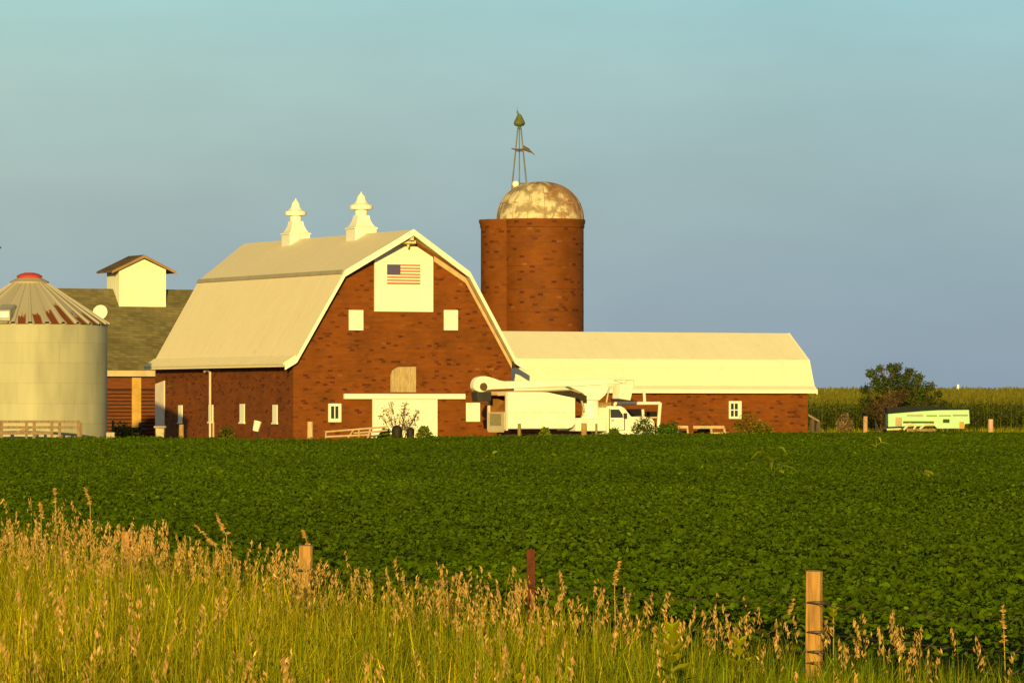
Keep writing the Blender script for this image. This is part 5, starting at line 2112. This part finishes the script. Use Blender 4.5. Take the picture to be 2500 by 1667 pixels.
# plants farther back: only their tops can show
for (ya, yb, nn_, k) in ((357, 400, 9000, 1.2), (400, 520, 9000, 1.9), (520, 720, 8000, 3.0), (720, 960, 8000, 4.2)):
    y = RNG.uniform(ya, yb, nn_)
    x = RNG.uniform(-.16, .24, nn_) * y
    hh = RNG.normal(2.4, .16, nn_)
    V, Fc, cc, *_ = blades(x, y, ground_z(x, y) + 1.5, hh - 1.5, np.full(nn_, .12 * k), .5, tints(nn_, (1.25, 1.15, 1), .2), 2)
    leafp.append((V, Fc, cc))
    tasp += tassels(x, y, ground_z(x, y) + hh - .2, .5, .05 * k, 3)
V1, F1, c1 = join(leafp)
V2, F2, c2 = join(tasp)
nf1 = sum(len(f) for f in F1)
nf2 = sum(len(f) for f in F2)
V = np.concatenate([V1, V2])
Fs = F1 + [f + len(V1) for f in F2]
o = np_mesh('corn_field', V, Fs, [CORNL, TASSEL], np.concatenate([np.zeros(nf1), np.ones(nf2)]), np.concatenate([c1, c2]))
tag(o, 'tall tasselled corn crop stretching to the horizon behind the farm', 'crop', kind='stuff')

# volunteer corn stalks standing in the soybeans
for (u, v, Y_, lab, br_) in ((1890, 1062, 112, 'lone bright green corn plant in the soybeans below the low building', 1.3),
                             (2140, 1052, 185, 'pair-leaved corn plant in the soybeans below the camper', 1.5),
                             (2240, 1128, 105, 'small corn plant in the soybeans at far right', .9),
                             (1203, 1078, 140, 'faint yellowish corn plant in the soybeans below the truck rear', .9)):
    x_ = X(u, Y_)
    h_ = Z(v, Y_)
    xs, yss = np.array([0.0]), np.array([0.0])
    o = thing('corn_plant', lab, 'corn plant', (x_, Y_, 0), 0, 'stray corn plants in the soybean field')
    pl_ = corn_plants(np.array([x_]), np.array([float(Y_)]), np.array([h_ - .12]), nl=10, bright=br_ * 1.5, wide=.17)
    st, lf = pl_[:1], pl_[1:]
    for nm, pp in (('stalk', st), ('leaves', lf)):
        V, Fs, cc = join(pp)
        V = V - np.array([x_, Y_, 0])
        np_mesh(nm, V, Fs, CORNL, None, cc * np.array([1.35, 1.25, .9]), o)

# ------------------------------------------------------------------ roadside wire fence
wf_ = thing('wire_fence', 'barbed wire fence with wooden and rusty steel posts along the tall grass', 'fence', (FENCE_A[0], FENCE_A[1], 0))
fd = Vector((FENCE_B[0] - FENCE_A[0], FENCE_B[1] - FENCE_A[1]))


def fpt(t):
    return FENCE_A[0] + fd.x * t, FENCE_A[1] + fd.y * t


def fence_post(t, u, vt, wpx, label):
    x_, y_ = fpt(t)
    o_ = post(u, vt, y_, wpx, None, WOOD_POST, name='fence_post')
    o_.parent = wf_
    o_.location = (o_.location.x - FENCE_A[0], y_ - FENCE_A[1], 0)
    o_['label'] = label
    return o_


fence_post(-.449, 313, 1297, 35, 'wooden post half hidden in the tall seed heads')
fence_post(0, 747, 1331, 37, 'wooden post with a wire groove near its top')
rp = fence_post(1.0, 1988, 1393, 45, 'tall clear wooden post with dark wire marks')
fence_post(-.95, -120, 1265, 34, 'wooden post')
fence_post(1.5, 2760, 1440, 50, 'wooden post')
x_, y_ = fpt(.4855)
ht_ = Z(1340, y_)
mb = MB()
mb.box(-.032, .032, -.004, .004, -.3, ht_)
mb.box(-.005, .005, .004, .04, -.3, ht_)
for k in range(16):
    mb.box(-.016, .016, -.012, -.004, .15 + k * .062, .175 + k * .062)
o = mb.build('steel_post', RUST, wf_)
o.location = (x_ - FENCE_A[0], y_ - FENCE_A[1], 0)
o['label'] = 'rusty red steel T-post'
zw = [1.09 - .21, 1.09 - .42, 1.09 - .56, 1.09 - .64]
for k, z_ in enumerate(zw):
    mb = MB()
    seq = [-.95, -.449, 0, .4855, 1.0, 1.5]
    for t0, t1 in zip(seq, seq[1:]):
        for j in range(4):
            s0, s1 = t0 + (t1 - t0) * j / 4, t0 + (t1 - t0) * (j + 1) / 4
            sag = lambda s: -.035 * (1 - (2 * (s - t0) / (t1 - t0) - 1) ** 2)
            p, q = fpt(s0), fpt(s1)
            mb.tube((p[0] - FENCE_A[0] - .05, p[1] - FENCE_A[1] - .075, z_ + sag(s0)), (q[0] - FENCE_A[0] - .05, q[1] - FENCE_A[1] - .075, z_ + sag(s1)), .003, n=5)
            m_ = ((p[0] + q[0]) / 2 - FENCE_A[0] - .05, (p[1] + q[1]) / 2 - FENCE_A[1] - .075, z_ + (sag(s0) + sag(s1)) / 2)
            mb.tube((m_[0] - .03, m_[1], m_[2] - .02), (m_[0] + .03, m_[1], m_[2] + .02), .003, n=4)
    # the wraps round the wooden posts
    for t in (-.449, 0, 1.0):
        p = fpt(t)
        rr = .5 * (36 if t < 1 else 45) * p[1] / F + .004
        mb.lathe([(rr, z_ - .012), (rr + .008, z_ - .008), (rr + .008, z_ + .008), (rr, z_ + .012)], 14, p[0] - FENCE_A[0] , p[1] - FENCE_A[1], caps=False)
    mb.build('wire', WIRE, wf_)

# ------------------------------------------------------------------ tall roadside grass (stuff)
def grass_h(x, y):
    """stem height: tallest at the left, shorter to the right"""
    k = x / y
    return np.interp(k, [-.13, -.07, -.04, 0.0, .03, .055, .09, .13], [1.28, 1.17, .98, .93, .85, .78, .77, .76])


gp, hp_ = [], []
half_w = lambda y: .135 * y + 1.2
# green and yellow blades
nB = 105000
y = RNG.uniform(23.0, 50, nB)
x = RNG.uniform(-1, 1, nB) * half_w(y)
fy = fence_y(x)
ok = (y < fy + 1.2) & (RNG.uniform(0, 1, nB) < np.clip((fy + 1.5 - y) / .8, 0, 1))
x, y = x[ok], y[ok]
k = x / y
h = grass_h(x, y) * RNG.uniform(.42, np.interp(k, [-.06, .03, .08], [.97, .92, .80]), len(x))
patch = np.sin(x * 1.9 + 1.2 * np.sin(y * 1.3)) * np.sin(y * 1.1 + 2.0 * np.sin(x * .8))
yel = np.clip(.40 - k * 4.6 + .34 * patch + RNG.normal(0, .24, len(x)), 0, 1)[:, None]
cs = (1 - yel) * np.array([.46, .60, .8]) + yel * np.array([1.35, 1.02, 1.0])
cs = cs * tints(len(x), (1, 1, 1), .38, .08) * (1 + .22 * np.sin(x * 3.1 + 3 * np.sin(y * .7)) * np.sin(y * 2.3 + x))[:, None]
straw = RNG.uniform(0, 1, len(x)) < .05
cs[straw] *= np.array([2.2, 1.7, 3.0])
V, Fc, cc, *_ = blades(x, y, np.zeros(len(x)), h, RNG.uniform(.007, .019, len(x)), .34, cs, 3, face=.8)
gp.append((V, Fc, cc))
# flowering stems with drooping seed heads
nS = 30000
y = RNG.uniform(23.0, 50, nS)
x = RNG.uniform(-1, 1, nS) * half_w(y)
fy = fence_y(x)
k = x / y
clump = .5 + .5 * np.sin(x * 2.6 + 2 * np.sin(y * 1.7)) * np.sin(y * 1.9 + 1.5 * np.sin(x * 1.9))
keep = 1.1 * np.interp(k, [-.13, -.06, -.02, .03, .06, .12], [.50, .46, .34, .24, .17, .15]) * (.08 + 1.35 * clump ** 2)
deep = np.interp(k, [-.13, -.05, 0, .06, .12], [8.0, 5.0, 3.4, 2.2, 2.0])
keep *= np.where(y > fy - deep, 1.0, np.where(clump > .72, .16, .02))
ok = (y < fy + 1.1) & (RNG.uniform(0, 1, nS) < keep)
x, y, k = x[ok], y[ok], k[ok]
h = grass_h(x, y) * np.clip(RNG.normal(.92, .09, len(x)), .6, 1.15)
n = len(x)
cs = tints(n, (1.45, 1.1, 1.6), .18, .08)
V, Fc, cc, tips, az, ln = blades(x, y, np.zeros(n), h, np.full(n, .0065), .16, cs, 3, face=1.0)
gp.append((V, Fc, cc))
# seed heads: whorls of short hanging spikelets along the last part of the stem, blown to one side
nd = np.stack([np.cos(az), np.sin(az)], 1)
for j in range(15):
    f = RNG.uniform(0, 1, n)
    L = RNG.uniform(.13, .23, n)
    drop = f * L
    px = tips[:, 0] + nd[:, 0] * (.05 * (1 - f)) - .0 + RNG.normal(0, .0045, n) * (1 + 1.8 * f)
    py = tips[:, 1] + nd[:, 1] * (.05 * (1 - f)) + RNG.normal(0, .007, n)
    pz = tips[:, 2] + .03 - drop
    c = np.stack([px, py, pz], 1)
    V, Fc, cc = leaves(c, (1.35, .25), .04, tints(n, (1, 1, 1), .28, .09), .34)
    # stand the spikelets up: swap so that their long axis is near vertical
    Vr = V.reshape(n, 4, 3)
    d = (Vr - c[:, None, :])
    ax_len = np.linalg.norm(Vr[:, 2] - Vr[:, 0], axis=1)
    dirv = np.stack([RNG.normal(0, .35, n) + nd[:, 0] * .3, RNG.normal(0, .35, n), -np.ones(n)], 1)
    dirv /= np.linalg.norm(dirv, axis=1, keepdims=True)
    sidev = np.cross(dirv, np.stack([RNG.normal(0, .5, n), -np.ones(n), np.zeros(n)], 1))
    sidev /= np.linalg.norm(sidev, axis=1, keepdims=True) + 1e-9
    wdt = ax_len * .13
    P0, P2 = c - dirv * (ax_len / 2)[:, None], c + dirv * (ax_len / 2)[:, None]
    P1, P3 = c + sidev * wdt[:, None], c - sidev * wdt[:, None]
    hp_.append((np.stack([P0, P1, P2, P3], 1).reshape(-1, 3), np.arange(4 * n).reshape(n, 4), cc))
V1, F1, c1 = join(gp)
V2, F2, c2 = join(hp_)
nf1 = sum(len(f) for f in F1)
nf2 = sum(len(f) for f in F2)
o = np_mesh('tall_grass', np.concatenate([V1, V2]), F1 + [f + len(V1) for f in F2], [GRASSB, HEAD], np.concatenate([np.zeros(nf1), np.ones(nf2)]), np.concatenate([c1, c2]))
tag(o, 'tall yellow-green roadside grass with tan seed heads in the foreground', 'grass', kind='stuff')

# ------------------------------------------------------------------ lone stems and leafy weeds among the grass
def lone_stem(u0, v0, u1, v1, Y_, label):
    """one tall grass stem whose head runs from pixel (u0,v0) at the tip to (u1,v1) at its base"""
    x0, z0_, x1, z1_ = X(u0, Y_), Z(v0, Y_), X(u1, Y_), Z(v1, Y_)
    root = thing('grass_stalk', label, 'grass stalk', (x1, Y_, 0), 0, 'lone grass stalks against the field')
    q = MB()
    q.tube((.02, 0, 0), (0, 0, z1_), .004, .003, n=5)
    q.tube((0, 0, z1_), (x0 - x1, 0, z0_), .003, .0015, n=5)
    me_ = q.build('stem', plain('stem_straw', (.40, .30, .09), var=.2), root)
    m = 34
    f = RNG.uniform(0, 1, m)
    c = np.stack([(x0 - x1) * f, np.zeros(m), z1_ + (z0_ - z1_) * f], 1) + RNG.normal(0, 1, (m, 3)) * np.array([.009, .009, .008]) * (1.2 - f)[:, None]
    V, Fc, cc = leaves(c, (1.3, .3), .04, tints(m, (1.05, 1.0, .9), .18), .45)
    np_mesh('seed_head', V, [Fc], HEAD, None, cc, root)
    return root


lone_stem(475, 1280, 527, 1334, 43.5, 'grass head bent left, lower of the two before the dark field')
lone_stem(527, 1253, 553, 1308, 43.6, 'bent grass head higher and right of its lower neighbour')
lone_stem(133, 1190, 136, 1233, 47, 'upright single grass head highest at the left')
lone_stem(206, 1188, 220, 1228, 47, 'small grass head a little right of the highest left one')
lone_stem(98, 1225, 100, 1262, 46.5, 'pale grass head standing at far left')
lone_stem(738, 1292, 752, 1330, 42.6, 'thin curled grass head just above the left wooden post')
lone_stem(1514, 1369, 1500, 1424, 37.8, 'tall straight grass head right of the rusty post')
lone_stem(2448, 1478, 2452, 1570, 33.4, 'tall stiff straw-coloured head at far right')
lone_stem(1938, 1460, 1922, 1520, 36.0, 'leaning grass head just left of the right wooden post')


def leafy_weed(u, vt, vb, Y_, label, n_w=6, L=.12):
    x_ = X(u, Y_)
    zt_ = Z(vt, Y_)
    zb_ = max(0.05, Z(vb, Y_))
    root = thing('leafy_weed', label, 'weed', (x_, Y_, 0), 0, 'broad-leaved weeds in the grass')
    MB().tube((0, 0, 0), (0, 0, zt_ - .02), .007, .004, n=6).build('stem', plain('weed_stem', (.22, .24, .03), var=.1), root)
    parts_ = []
    for k in range(n_w):
        zz_ = zb_ + (zt_ - zb_) * k / (n_w - 1)
        m = 4
        az = np.arange(m) * (2 * np.pi / m) + k * .8 + RNG.normal(0, .2, m)
        l_ = L * (1 - .35 * k / n_w) * RNG.uniform(.8, 1.15, m)
        el = .35 + .7 * k / n_w
        d = np.stack([np.cos(az) * math.cos(el), np.sin(az) * math.cos(el), np.full(m, math.sin(el))], 1)
        s = np.stack([-np.sin(az), np.cos(az), np.zeros(m)], 1)
        B = np.stack([np.zeros(m), np.zeros(m), np.full(m, zz_ - .02)], 1)
        up = np.cross(d, s)
        w = (l_ * .24)[:, None]
        T = B + d * l_[:, None] - np.array([0, 0, .25]) * l_[:, None] * (.4)
        R1, L1 = B + d * (l_ * .3)[:, None] + s * w, B + d * (l_ * .3)[:, None] - s * w
        R2, L2 = B + d * (l_ * .68)[:, None] + s * w * .9, B + d * (l_ * .68)[:, None] - s * w * .9
        V = np.stack([B, R1, R2, T, L2, L1], 1).reshape(-1, 3)
        base = np.arange(m)[:, None] * 6
        Fc = np.concatenate([base + np.array([[0, 1, 2, 3]]), base + np.array([[0, 3, 4, 5]])], 0)
        parts_.append((V, Fc, np.tile(tints(m, (1.5, 1.35, .6), .15), (2, 1))))
    V, Fs, cc = join(parts_)
    np_mesh('leaves', V, Fs, GRASSB, None, cc, root)


leafy_weed(1640, 1540, 1660, 31.0, 'yellow-green leafy weed, tallest of the broad-leaved ones at bottom right', 6, .17)
leafy_weed(1805, 1570, 1640, 33.0, 'smaller yellow-green leafy weed left of the right wooden post', 4, .14)
leafy_weed(1265, 1655, 1720, 28.5, 'yellow tipped leafy weed at the bottom edge left of centre', 3, .10)
leafy_weed(2035, 1480, 1520, 34.8, 'narrow bright green leaf plant just right of the right wooden post', 5, .10)
